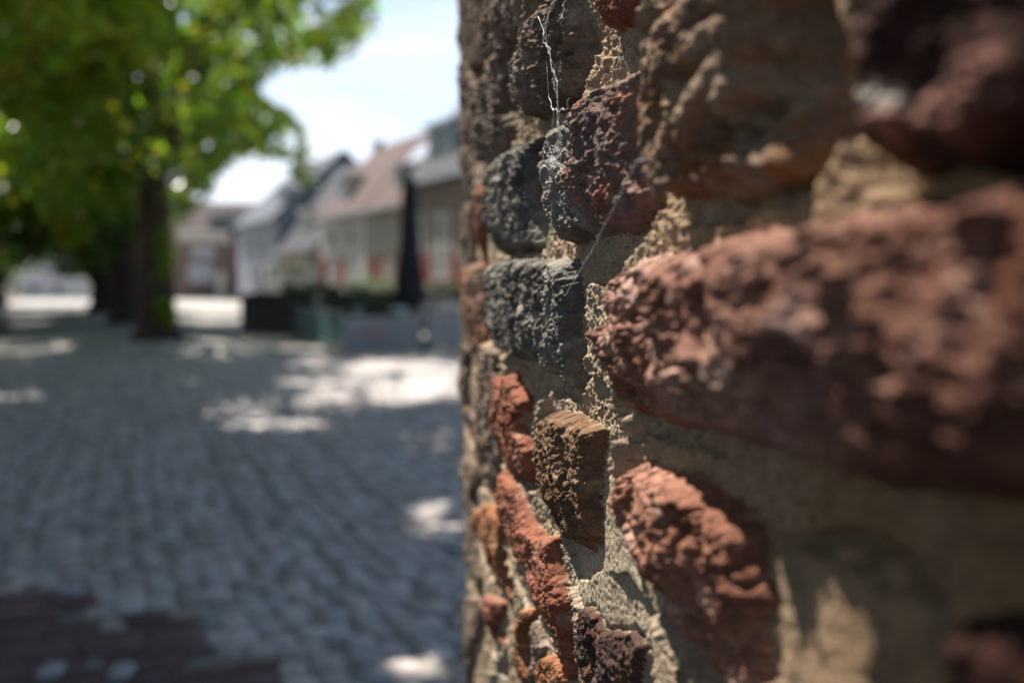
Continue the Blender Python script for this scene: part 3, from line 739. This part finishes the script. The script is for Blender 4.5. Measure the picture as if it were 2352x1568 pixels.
# house closing the street
P0 = on_plane(398, HORIZON, np.array([0, 88, 0]), np.array([0, 1.0, 0]))[:2]
h = House(P0, R(6), 'red brick house with a white fascia and dark red roof closing the street')
a, ev = h.px(415, 548); b_, _ = h.px(620, 548)
h.body(0, b_, 8, ev, M_rbrick, ev + 3.2); h.roof(-.3, b_ + .3, 8, ev + .25, ev + 3.3, M_oldtile)
x0, z0 = h.px(412, 556); x1, z1 = h.px(528, 530); mb = MB(); mb.box((x0, -.35, z0), (x1, -.01, z1)); mb.build('fascia', M_cream, h.root)
h.wpx(440, 566, 492, 592, bars=3, m=M_white, pane=M_zinc); h.wpx(434, 606, 488, 648, bars=3, m=M_white, pane=M_zinc)
h.door(h.px(500, 650)[0], h.px(514, 650)[0], 2.3, M_cream)
h.dormer(h.px(505, 495)[0], 2.6, 1.0, ev + 1.0, ev + 2.3, M_white, M_zinc); h.dormer(h.px(548, 495)[0], 1.6, 1.0, ev + 1.0, ev + 2.3, M_green, M_zinc)
# little slate roofed building seen under the trees
P0 = on_plane(38, HORIZON, np.array([0, 92, 0]), np.array([0, 1.0, 0]))[:2]
h = House(P0, R(-8), 'small white house with a wide blue grey roof seen under the trees')
b_, _ = h.px(205, 640); _, ev = h.px(120, 640); h.body(0, b_, 6, ev, mat('sunlit_render', (.8, .79, .76), .8, .04, 2)); h.roof(-.4, b_ + .4, 6, ev + .1, ev + 2.7, M_bluetile, .8)
h.wpx(128, 644, 140, 672, m=M_bluetile); h.wpx(70, 648, 80, 672, m=M_bluetile)
#@@TREES
# ================================================================== trees
DAP = [(630, 982, 165, 15), (745, 908, 75, 17), (930, 905, 80, 22), (1000, 868, 80, 44), (712, 832, 60, 14), (840, 850, 60, 15), (500, 795, 34, 14), (1010, 1165, 55, 22, .88), (975, 1550, 70, 36, .9),
       (700, 950, 260, 40, .74), (860, 860, 220, 50, .76), (1000, 1010, 110, 40, .72), (980, 1190, 110, 60, .78), (930, 1500, 170, 80, .8), (500, 800, 120, 25, .76), 
       (205, 972, 20, 12), (930, 838, 130, 12), (490, 700, 110, 50), (100, 700, 140, 10), (60, 735, 90, 8), (140, 790, 30, 8)]
HOLES = [(422, 45, 11), (471, 202, 7), (495, 140, 8), (512, 152, 7), (480, 332, 11), (40, 256, 8), (60, 244, 7), (72, 359, 7), (453, 453, 9), (9, 67, 11), (108, 557, 6), (590, 262, 6), (610, 272, 6), (669, 314, 12), (723, 126, 12)]
SKYWIN = [(870, -400), (862, 60), (800, 105), (745, 150), (650, 148), (590, 185), (600, 225), (660, 250), (700, 300), (722, 360), (715, 420), (690, 425), (672, 400), (655, 372), (600, 355), (530, 352), (490, 400), (470, 450), (425, 480), (395, 560), (395, 780), (600, 800), (2400, 800), (2400, -400)]
def project2(Q): return project(Q)
def leaf_keep(Q, rs):
    x, y, z = project(Q)
    jit = rs.normal(0, 9, len(Q))
    bad = (z > .3) & in_poly(x + jit, y + jit, SKYWIN)
    for hx, hy, hr in HOLES: bad |= (z > .3) & (np.hypot(x - hx, y - hy) < hr * rs.uniform(.7, 1.3, len(Q)))
    # sunlight that the photograph shows reaching the paving and the wall
    t = Q[:, 2] / SUN[2]; G = Q - SUN * t[:, None]
    gx, gy, gz = project(G)
    lit = np.zeros(len(Q), bool)
    for cx, cy, rx, ry, *pr in DAP:
        e = ((gx - cx) / rx) ** 2 + ((gy - cy) / ry) ** 2
        lit |= (e < 1 + rs.normal(0, .45, len(Q))) & (gz > .5) & (rs.uniform(0, 1, len(Q)) < (pr[0] if pr else .91))
    t = (Q @ WN3 - WC) / (SUN @ WN3); G = Q - SUN * t[:, None]
    gx, gy, gz = project(G)
    gu = G[:, :2] @ WD; gv = G[:, 2]
    lit |= (t > 0) & (gu > np.where(gv < 1.04, .03, -.02) + rs.normal(0, .025, len(Q))) & (gu < U_END + .22) & (gv > .55) & (gv < 1.85)
    return ~(bad | lit)
M_leaf = leaf_mat('leaf_green', (.055, .13, .018), (.34, .54, .026))
M_leafy = leaf_mat('leaf_yellow_green', (.075, .15, .015), (.52, .68, .03))
M_leaf2 = leaf_mat('leaf_dark_green', (.035, .085, .016), (.13, .28, .022))
M_bark = mat('bark', (.055, .038, .032), .95, .35, 5, .9, 14, bdist=.05)
def leaves(name, centres, radii, per, size, m, parent, seed, origin):
    rs = np.random.RandomState(seed)
    C_ = np.repeat(np.array(centres), per, axis=0); r_ = np.repeat(np.array(radii), per)
    dirn = rs.normal(0, 1, C_.shape); dirn /= np.linalg.norm(dirn, axis=1)[:, None]
    Q = C_ + dirn * (r_ * rs.uniform(0, 1, len(C_)) ** .5)[:, None] * np.array([1, 1, .65])
    k = leaf_keep(Q, rs) & (Q[:, 2] > .25); Q = Q[k]; n = len(Q)
    a = rs.normal(0, 1, (n, 3)); a[:, 2] *= .55; a /= np.linalg.norm(a, axis=1)[:, None]
    b = np.cross(a, rs.normal(0, 1, (n, 3)) + np.array([0, 0, 1.2])); b /= np.linalg.norm(b, axis=1)[:, None]
    nn = np.cross(a, b)
    s = size * rs.uniform(.6, 1.3, n)[:, None]
    V = np.stack([Q - a * s, Q - a * s * .15 + b * s * .55 + nn * s * .12, Q + a * s, Q - a * s * .15 - b * s * .55 + nn * s * .12], 1)
    V = V.reshape(-1, 3) - np.array(origin)
    i0 = np.arange(n) * 4
    T = np.concatenate([np.stack([i0, i0 + 1, i0 + 2], 1), np.stack([i0, i0 + 2, i0 + 3], 1)])
    tint = np.stack([rs.uniform(.6, 1.5, n), rs.uniform(.7, 1.25, n), rs.uniform(.5, 1.3, n)], 1)
    return np_mesh(name, V, T, m, parent, False, np.repeat(tint, 4, axis=0), 'tint')
def tree(x, y, r_tr, h_fork, crown_c, crown_r, nclus, per, size, label, seed, m, shoots=0, lean=(0, 0), clus=(.55, 1.0)):
    rs = np.random.RandomState(seed); rr = random.Random(seed)
    root = empty('tree', (x, y, 0)); tag(root, label, 'tree', 'trees shading the square')
    mb = MB(); n = 9
    zs = [-.05, .15, .5, 1.2, h_fork * .6, h_fork, h_fork + 2]
    rd = [r_tr * 1.75, r_tr * 1.35, r_tr * 1.1, r_tr, r_tr * .95, r_tr * .9, r_tr * .6]
    mb.tube([(lean[0] * z + rr.uniform(-.03, .03), lean[1] * z + rr.uniform(-.03, .03), z) for z in zs], rd, 12)
    tips = []
    for i in range(14):
        an = i * 2.4 + rr.uniform(-.3, .3); z0 = h_fork * .9 + rr.uniform(0, 2.0); ln = rr.uniform(.55, .95)
        tx = crown_c[0] + math.cos(an) * crown_r[0] * ln; ty = crown_c[1] + math.sin(an) * crown_r[1] * ln; tz = crown_c[2] + rr.uniform(-.6, .7) * crown_r[2]
        p0 = Vector((lean[0] * z0, lean[1] * z0, z0)); p3 = Vector((tx, ty, tz))
        p1 = p0.lerp(p3, .35) + Vector((rr.uniform(-.3, .3), rr.uniform(-.3, .3), rr.uniform(.2, .7))); p2 = p0.lerp(p3, .7) + Vector((rr.uniform(-.3, .3), rr.uniform(-.3, .3), rr.uniform(.1, .6)))
        pts = [p0, p1, p2, p3]
        W = np.array([[x + q.x, y + q.y, q.z] for q in pts + [p1.lerp(p2, .5), p2.lerp(p3, .5)]]); a_, b2, c_ = project(W)
        if (in_poly(a_, b2, SKYWIN) & (c_ > .3)).any(): continue
        tw = (W @ WN3 - WC) / (SUN @ WN3); Gw = W - SUN * tw[:, None]; gu = Gw[:, :2] @ WD
        if ((tw > 0) & (gu > -.6) & (gu < U_END + .8) & (Gw[:, 2] > -.2) & (Gw[:, 2] < 2.6)).any(): continue
        mb.tube(pts, [r_tr * .42, r_tr * .3, r_tr * .16, .03], 6)
    mb.build('trunk', M_bark, root, True)
    u = rs.normal(0, 1, (nclus, 3)); u /= np.linalg.norm(u, axis=1)[:, None]
    c = u * (rs.uniform(.08, 1, nclus) ** .42)[:, None] * np.array(crown_r) + np.array(crown_c) + np.array([x, y, 0])
    leaves('crown', c, rs.uniform(clus[0], clus[1], nclus), per, size, m, root, seed + 1, (x, y, 0))
    if shoots:
        cs = []
        for i in range(shoots):
            z = rr.choice([rr.uniform(.3, .9), rr.uniform(1.3, 2.2), rr.uniform(1.5, h_fork)]); cs.append((x + rr.uniform(.35, 1.0) * r_tr * 1.5, y - rr.uniform(.4, 1.2) * r_tr, z))
        leaves('shoots', cs, [.3] * shoots, 70, .06, M_leafy, root, seed + 5, (x, y, 0))
    return root
tA = on_ground(362, 778)
tree(tA[0], tA[1], .38, 3.4, (.3, -.6, 7.3), (5.6, 6.2, 5.0), 520, 85, .115, 'big leafy tree with a thick dark trunk and green shoots at its foot', 21, M_leaf, shoots=44, clus=(.4, .8))
tB = on_ground(290, 742)
tree(tB[0], tB[1], .42, 3.2, (0, 0, 6.6), (5.5, 5.5, 5.2), 420, 80, .15, 'second tree just behind the thick dark trunk, its trunk partly hidden', 34, M_leaf2)
tC = on_ground(238, 716)
tree(tC[0], tC[1], .5, 3.2, (0, 0, 7), (7, 7, 5.6), 420, 80, .2, 'third tree of the row, dark trunk left of the two nearer trunks', 47, M_leaf2)
tree(-15.5, 27, .4, 3.4, (0, 0, 6.6), (5.6, 5.6, 5.3), 330, 75, .15, 'leafy tree filling the left edge, its low boughs hanging before the small white house', 58, M_leafy)
tree(-24, 42, .45, 3.2, (0, 0, 6.8), (7, 7, 5.4), 380, 80, .2, 'tree in the shade at the far left behind the leafy edge', 63, M_leaf2)
tree(-21.5, 36, .4, 3.2, (.5, 0, 6.6), (6, 6, 5.2), 340, 80, .18, 'tree reaching in from the left edge in front of the far small house', 110, M_leaf2)
tree(-30, 58, .45, 3.2, (0, 0, 7), (8, 8, 5.6), 340, 70, .24, 'distant tree standing beside the small white house', 121, M_leaf2)
tree(-7.6, 10.2, .42, 4.8, (3.0, -2.2, 8.4), (7.0, 5.9, 3.9), 680, 120, .135, 'nearest tree in view, only the underside of its crown hanging in at the top', 71, M_leaf)
tree(-11.5, 16.0, .42, 4.4, (1.6, -.6, 8.0), (6.6, 6.4, 4.4), 430, 95, .14, 'tree at the upper left corner, its sunlit crown glowing yellow green', 88, M_leafy)
tree(-8.4, 1.8, .42, 4.6, (3.2, .8, 8.0), (6.6, 6.4, 3.8), 460, 110, .14, 'unseen tree added beyond the left edge to shade the brick wall', 93, M_leaf)  # out of view, added to cut sky light and bounce on the wall
rw = np.random.RandomState(400); n_ = 420
wc = np.stack([rw.uniform(-120, -30, n_), rw.uniform(112, 124, n_), rw.uniform(.5, 11, n_) * rw.uniform(.7, 1, n_)], 1)
o = leaves('woodland', wc, [1.8] * n_, 60, .55, M_leaf2, None, 401, (-60, 118, 0)); o.location = (-60, 118, 0); tag(o, 'far dark line of trees closing the view behind the small white house', 'woodland', kind='stuff')
#@@TERRACE
# ================================================================== terrace
M_dark = mat('dark_painted_wood', (.022, .022, .026), .7, .3, 5)
M_steel = mat('grey_steel', (.22, .23, .24), .45, .1, 8, metal=.5)
M_hedge = leaf_mat('hedge_leaf', (.025, .045, .015), (.04, .08, .012))
def clear_panel(name, tint, alpha):
    m = bpy.data.materials.new(name); m.use_nodes = True; nt = m.node_tree; N = nt.nodes; L = nt.links
    p = N['Principled BSDF']; p.inputs['Base Color'].default_value = (*tint, 1); p.inputs['Roughness'].default_value = .25
    nz = N.new('ShaderNodeTexNoise'); nz.inputs['Scale'].default_value = 2.5
    tc = N.new('ShaderNodeTexCoord'); L.new(tc.outputs['Object'], nz.inputs['Vector'])
    mr = N.new('ShaderNodeMapRange'); mr.inputs['To Min'].default_value = alpha - .12; mr.inputs['To Max'].default_value = alpha + .12; L.new(nz.outputs['Fac'], mr.inputs['Value'])
    t = N.new('ShaderNodeBsdfTransparent'); mx = N.new('ShaderNodeMixShader')
    L.new(mr.outputs['Result'], mx.inputs['Fac']); L.new(t.outputs[0], mx.inputs[1]); L.new(p.outputs[0], mx.inputs[2]); L.new(mx.outputs[0], N['Material Output'].inputs['Surface'])
    return m
M_aqua = clear_panel('aqua_glass', (.10, .21, .22), .66); M_frost = clear_panel('frosted_glass', (.22, .25, .29), .82)
def windscreen(a, b, n, hgt, m, label, emblem=False):
    a = np.array(a[:2]); b = np.array(b[:2]); L = np.linalg.norm(b - a); rz = math.atan2(b[1] - a[1], b[0] - a[0])
    r = empty('windscreen', (a[0], a[1], 0), rz); tag(r, label, 'windscreen', 'glass windscreens round the terrace')
    for i in range(n + 1):
        x = L * i / n; mb = MB(); mb.box((x - .025, -.025, 0), (x + .025, .025, hgt + .02)); mb.box((x - .09, -.09, 0.001), (x + .09, .09, .02)); mb.build('post', M_steel, r)
    for i in range(n):
        x0 = L * i / n + .03; x1 = L * (i + 1) / n - .03
        mb = MB(); mb.box((x0, -.008, .08), (x1, .008, hgt)); p = mb.build('panel', m, r)
        mb = MB(); mb.box((x0, -.02, .04), (x1, .02, .08)); mb.build('rail', M_steel, r); mb = MB(); mb.box((x0, -.02, hgt), (x1, .02, hgt + .035)); mb.build('rail', M_steel, r)
        if emblem and i == 0:
            mb = MB(); c = x0 + (x1 - x0) * .52
            mb.box((c - .05, -.014, .27), (c + .06, -.0085, .42)); mb.box((c + .10, -.014, .30), (c + .52, -.0085, .37)); mb.build('emblem', mat('faded_red', (.33, .14, .13), .7), p)
    return r
c0 = on_ground(792, 812); c1 = on_ground(672, 770); c2 = on_ground(966, 806); c3 = on_ground(984, 803); c4 = on_ground(1085, 798)
windscreen(c0, c2, 2, .62, M_frost, 'frosted windscreen with a faded red emblem facing the square', True)
windscreen(c0, c1, 4, .70, M_aqua, 'aqua tinted windscreen running back from the corner post')
windscreen(c3, c4, 2, .70, M_frost, 'pale windscreen beside the brick wall')
def planter(a, b, wdt, hb, hh, label, seed):
    a = np.array(a[:2]); b = np.array(b[:2]); L = float(np.linalg.norm(b - a)); rz = math.atan2(b[1] - a[1], b[0] - a[0])
    r = empty('planter', (a[0], a[1], 0), rz); tag(r, label, 'planter', 'dark planters round the terrace')
    mb = MB(); mb.box((0, 0, .03), (L, wdt, hb)); mb.box((-.03, -.03, hb), (L + .03, wdt + .03, hb + .04)); mb.box((.05, .05, 0), (L - .05, wdt - .05, .03)); mb.build('box', M_dark, r, False, .01)
    rs = np.random.RandomState(seed); n = int(L * 34)
    cs = np.stack([rs.uniform(0, L, n), rs.uniform(.02, wdt - .02, n), hb + rs.uniform(0, hh, n) ** 1.0], 1)
    wcs = np.stack([a[0] + cs[:, 0] * math.cos(rz) - cs[:, 1] * math.sin(rz), a[1] + cs[:, 0] * math.sin(rz) + cs[:, 1] * math.cos(rz), cs[:, 2]], 1)
    global SKYWIN
    keep_sw, SKYWIN = SKYWIN, [(0, 0), (0, 1), (1, 0)]
    o = leaves('hedge', wcs, [.16] * n, 26, .05, M_hedge, r, seed, (0, 0, 0)); SKYWIN = keep_sw
    o.matrix_parent_inverse = (Matrix.Translation((a[0], a[1], 0)) @ Matrix.Rotation(rz, 4, 'Z')).inverted()
    return r
q0 = on_ground(553, 760); q1 = on_ground(684, 772)
planter(q0, (q1[0], q1[1]), .6, .84, .12, 'black planter box with a clipped dark hedge at the street corner of the terrace', 5)
planter((q0[0] + .3, q0[1] + 3.2), (q0[0] + 3.4, q0[1] + 2.0), .5, .95, .25, 'dark planter with low shrubs behind the black corner planter', 6)
planter((c1[0] + .35, c1[1] - .2), (c0[0] + .45, c0[1] + .9), .4, .66, .16, 'dark planter standing close behind the aqua windscreen', 9)
planter((-4.3, 26.2), (-.6, 25.0), .5, .95, .22, 'long dark planter with low shrubs behind the furled parasol', 7)
# parasol
M_canvas = mat('black_canvas', (.016, .017, .022), .85, .3, 6)
pp = on_ground(942, 789)
r = empty('parasol', (pp[0], pp[1], 0)); tag(r, 'tall furled black parasol standing in front of the brick houses', 'parasol')
mb = MB(); mb.lathe([(.03, .1), (.035, 3.3)], n=10); mb.build('pole', M_steel, r)
mb = MB(); mb.lathe([(.02, 3.46), (.11, 3.34), (.155, 2.9), (.185, 2.3), (.20, 1.85), (.22, 1.65), (.27, 1.42), (.285, 1.15), (.27, .85), (.20, .74)][::-1], n=32, wob=.12); mb.build('canopy', M_canvas, r, True)
mb = MB(); mb.lathe([(.212, 1.90), (.218, 1.88), (.216, 1.98), (.208, 1.96)], n=24); mb.build('strap', M_dark, r)
mb = MB(); mb.box((-.4, -.4, 0), (.4, .4, .1)); mb.lathe([(.06, .1), (.05, .3)], n=10); mb.build('base', M_dark, r, False, .02)
# tables and chairs
M_top = mat('pale_table_top', (.55, .60, .66), .35, .06, 5); M_wick = mat('pale_wicker', (.42, .39, .34), .8, .2, 20, .4, 60)
def table(x, y, label, w_=.55, h_=.72, rz=0):
    r = empty('table', (x, y, 0), rz); tag(r, label, 'table', 'terrace tables')
    mb = MB(); mb.box((-w_, -.38, h_ - .035), (w_, .38, h_)); mb.build('tabletop', M_top, r, False, .008)
    mb = MB(); mb.box((-w_ + .02, -.36, h_ - .16), (w_ - .02, .36, h_ - .037)); mb.build('apron', M_top, r, False, .004)
    for sx in (-1, 1):
        for sy in (-1, 1):
            mb = MB(); mb.tube([(sx * (w_ - .06), sy * .32, 0), (sx * (w_ - .08), sy * .3, h_ - .036)], .02, 8); mb.build('leg', M_dark, r)
    return r
def chair(x, y, rz, label):
    r = empty('chair', (x, y, 0), rz); tag(r, label, 'chair', 'terrace chairs')
    mb = MB(); mb.box((-.23, -.22, .42), (.23, .24, .46)); mb.build('seat', M_wick, r, False, .015)
    mb = MB(); mb.prism_x([(.20, .47), (.25, .47), (.33, .92), (.29, .93)], -.22, .22); mb.build('backrest', M_wick, r, False, .015)
    for sx in (-1, 1):
        for sy in (-1, 1):
            mb = MB(); mb.tube([(sx * .21, sy * .2, 0), (sx * .19, sy * .18, .42)], .015, 8); mb.build('leg', M_dark, r)
    return r
table(-2.6, 19.6, 'pale blue topped terrace table just behind the frosted windscreen', .5, .76, R(15))
table(-1.35, 21.4, 'pale table at the brick wall end of the terrace', .5, .72, R(10))
chair(-1.9, 20.9, R(200), 'pale wicker chair left of the table by the brick wall'); chair(-1.2, 20.2, R(20), 'pale wicker chair in front of the table by the brick wall'); chair(-3.7, 20.4, R(100), 'pale wicker chair beside the pale blue topped table')
# low shrubs and a hedge beyond
def shrub(x, y, rx, hgt, label, seed, m=None, name='shrub'):
    r = empty(name, (x, y, 0)); tag(r, label, name)
    rs = np.random.RandomState(seed); n = max(12, int(40 * rx)); cs = np.stack([x + rs.uniform(-rx, rx, n), y + rs.uniform(-.4, .4, n), rs.uniform(.15, hgt, n)], 1)
    global SKYWIN
    keep_sw, SKYWIN = SKYWIN, [(0, 0), (0, 1), (1, 0)]
    leaves('foliage', cs, [.3] * n, 40, .07, m or M_hedge, r, seed, (x, y, 0)); SKYWIN = keep_sw
    mb = MB()
    for i in range(6): mb.tube([(rx * (i / 2.5 - 1) * .6, 0, 0), (rx * (i / 2.5 - 1) * .8, .05, hgt * .8)], .02, 5)
    mb.build('stem', M_bark, r)
shrub(-4.2, 30.5, .8, 1.3, 'bright green potted bush behind the terrace', 81, M_leaf2)
hp = row_pt(712); shrub(hp[0] - 1.2, hp[1] - .8, 1.0, 2.6, 'dark climbing bush against the low slate roofed house', 82)
shrub(-41, 74, 4.5, 2.2, 'dark clipped hedge left of the small white house', 83, None, 'hedge')
#@@WEBS
# ================================================================== cobwebs
M_silk = bpy.data.materials.new('spider_silk'); M_silk.use_nodes = True
_n = M_silk.node_tree; _p = _n.nodes['Principled BSDF']; _p.inputs['Base Color'].default_value = (.55, .54, .52, 1); _p.inputs['Roughness'].default_value = .35
_nz = _n.nodes.new('ShaderNodeTexNoise'); _nz.inputs['Scale'].default_value = 300
_mr = _n.nodes.new('ShaderNodeMapRange'); _mr.inputs['To Min'].default_value = .25; _mr.inputs['To Max'].default_value = .6
_n.links.new(_nz.outputs['Fac'], _mr.inputs['Value']); _n.links.new(_mr.outputs['Result'], _p.inputs['Roughness'])
def strand(mb, pts, r0, seed, h=.012, fuzz=0.0):
    rr = random.Random(seed); P = [wall_pt(x, y, h if len(q) == 0 else q[0]) for x, y, *q in pts]; out = []; rad = []
    for a, b in zip(P[:-1], P[1:]):
        n = max(2, int(np.linalg.norm(b - a) / .0025))
        for i in range(n):
            q = a + (b - a) * i / n + np.array([rr.gauss(0, fuzz), rr.gauss(0, fuzz), rr.gauss(0, fuzz)]); out.append(q); rad.append(r0 * rr.choice([.7, 1, 1, 1.3, 1.9]))
    out.append(P[-1]); rad.append(r0); mb.tube(out, rad, 5)
def z4(X, Y): return ((1100 + X / 3.137) * .91875, Y / 3.137 * .91875)
mb = MB()
m1 = [(910, -20), (860, 100), (820, 230), (830, 330), (860, 400), (880, 520), (910, 650), (925, 800), (930, 950), (935, 1080), (905, 1180)]
for s_ in range(5): strand(mb, [z4(x + rnd.uniform(-14, 14), y) for x, y in m1], .00007, s_, .010, .0004)
strand(mb, [z4(*q) for q in [(770, 130), (820, 260)]], .00015, 11, .010); strand(mb, [z4(*q) for q in [(840, 480), (850, 740), (885, 870), (880, 1040)]], .00014, 12, .010, .0003)
strand(mb, [z4(*q) for q in [(1020, 760), (1000, 800), (985, 850), (940, 862), (880, 850)]], .00015, 13, .010, .0004)
for s_ in range(70):
    a = z4(890 + rnd.gauss(0, 35), 1230 + rnd.gauss(0, 70)); b_ = (a[0] + rnd.uniform(-14, 14), a[1] + rnd.uniform(-14, 18)); strand(mb, [a, ((a[0] + b_[0]) / 2 + rnd.uniform(-4, 4), (a[1] + b_[1]) / 2), b_], .00007, 100 + s_, .009, .0003)
o = mb.build('cobweb', M_silk); tag(o, 'dusty cobweb hanging in a tangled rope over the sooty brick', 'cobweb')
mb = MB(); strand(mb, [(1461, 370, .012), (1439, 417, .010), (1365, 565, .008), (1297, 681, .008)], .00007, 31, .01, .0002); strand(mb, [(1461, 370, .012), (1478, 405, .010), (1502, 446, .008)], .00008, 32); strand(mb, [(1461, 370, .012), (1490, 362, .012)], .00008, 33)
for s_ in range(14):
    t = rnd.random(); a = (1461 + (1297 - 1461) * t, 370 + (681 - 370) * t); strand(mb, [a, (a[0] + rnd.uniform(-9, 9), a[1] + rnd.uniform(-4, 4))], .00005, 200 + s_, .009)
o = mb.build('cobweb', M_silk); tag(o, 'single taut spider thread slanting across the mortar joint', 'cobweb')
mb = MB(); strand(mb, [z4(*q) for q in [(990, -10), (965, 30), (972, 70), (955, 110), (965, 150), (950, 210)]], .00014, 41, .010, .0002)
o = mb.build('cobweb', M_silk); tag(o, 'short curly loose thread hanging at the top edge', 'cobweb')
#@@LIGHT
# ================================================================== light and sky
w = bpy.data.worlds.new('World'); scene.world = w; w.use_nodes = True
nt = w.node_tree
sky = nt.nodes.new('ShaderNodeTexSky'); sky.sky_type = 'NISHITA'; sky.sun_disc = False
sky.sun_elevation = SUN_EL; sky.sun_rotation = SUN_AZ; sky.air_density = 1.0; sky.dust_density = 1.2; sky.ozone_density = 1.0
bg = nt.nodes['Background']; bg.inputs['Strength'].default_value = 0.058
tc = nt.nodes.new('ShaderNodeTexCoord'); nz = nt.nodes.new('ShaderNodeTexNoise'); nz.inputs['Scale'].default_value = 2.6; nz.inputs['Detail'].default_value = 7; nz.inputs['Distortion'].default_value = .6
mp = nt.nodes.new('ShaderNodeMapping'); mp.inputs['Scale'].default_value = (1, 1, 2.6); nt.links.new(tc.outputs['Generated'], mp.inputs['Vector']); nt.links.new(mp.outputs['Vector'], nz.inputs['Vector'])
sp = nt.nodes.new('ShaderNodeSeparateXYZ'); nt.links.new(tc.outputs['Generated'], sp.inputs['Vector'])
def mrange(a, b, c, d, src):
    n = nt.nodes.new('ShaderNodeMapRange'); n.inputs['From Min'].default_value = a; n.inputs['From Max'].default_value = b; n.inputs['To Min'].default_value = c; n.inputs['To Max'].default_value = d
    nt.links.new(src, n.inputs['Value']); return n.outputs['Result']
def mul(a, b):
    n = nt.nodes.new('ShaderNodeMath'); n.operation = 'MULTIPLY'; nt.links.new(a, n.inputs[0]); nt.links.new(b, n.inputs[1]); return n.outputs[0]
cl = mul(mrange(.40, .62, .25, 1, nz.outputs['Fac']), mrange(.55, .12, 0, 1, sp.outputs['Z']))
cl = mul(cl, mrange(.25, .8, 0, 1, sp.outputs['Y']))
mx = nt.nodes.new('ShaderNodeMix'); mx.data_type = 'RGBA'; mx.inputs['B'].default_value = (7.3, 7.9, 8.8, 1)
nt.links.new(cl, mx.inputs['Factor']); nt.links.new(sky.outputs['Color'], mx.inputs['A']); nt.links.new(mx.outputs['Result'], bg.inputs['Color'])
sd_ = bpy.data.lights.new('sun', 'SUN'); sd_.energy = 5.0; sd_.angle = R(0.5); sd_.color = (1.0, .94, .86)
so = bpy.data.objects.new('sun', sd_); COL.objects.link(so); so.location = (0, 0, 30)
so.rotation_euler = Vector(SUN).to_track_quat('Z', 'Y').to_euler()
vs = scene.view_settings; vs.view_transform = 'Standard'; vs.look = 'None'; vs.gamma = 1; vs.exposure = 1.5
scene.cycles.max_bounces = 8
scene.cycles.use_denoising = True
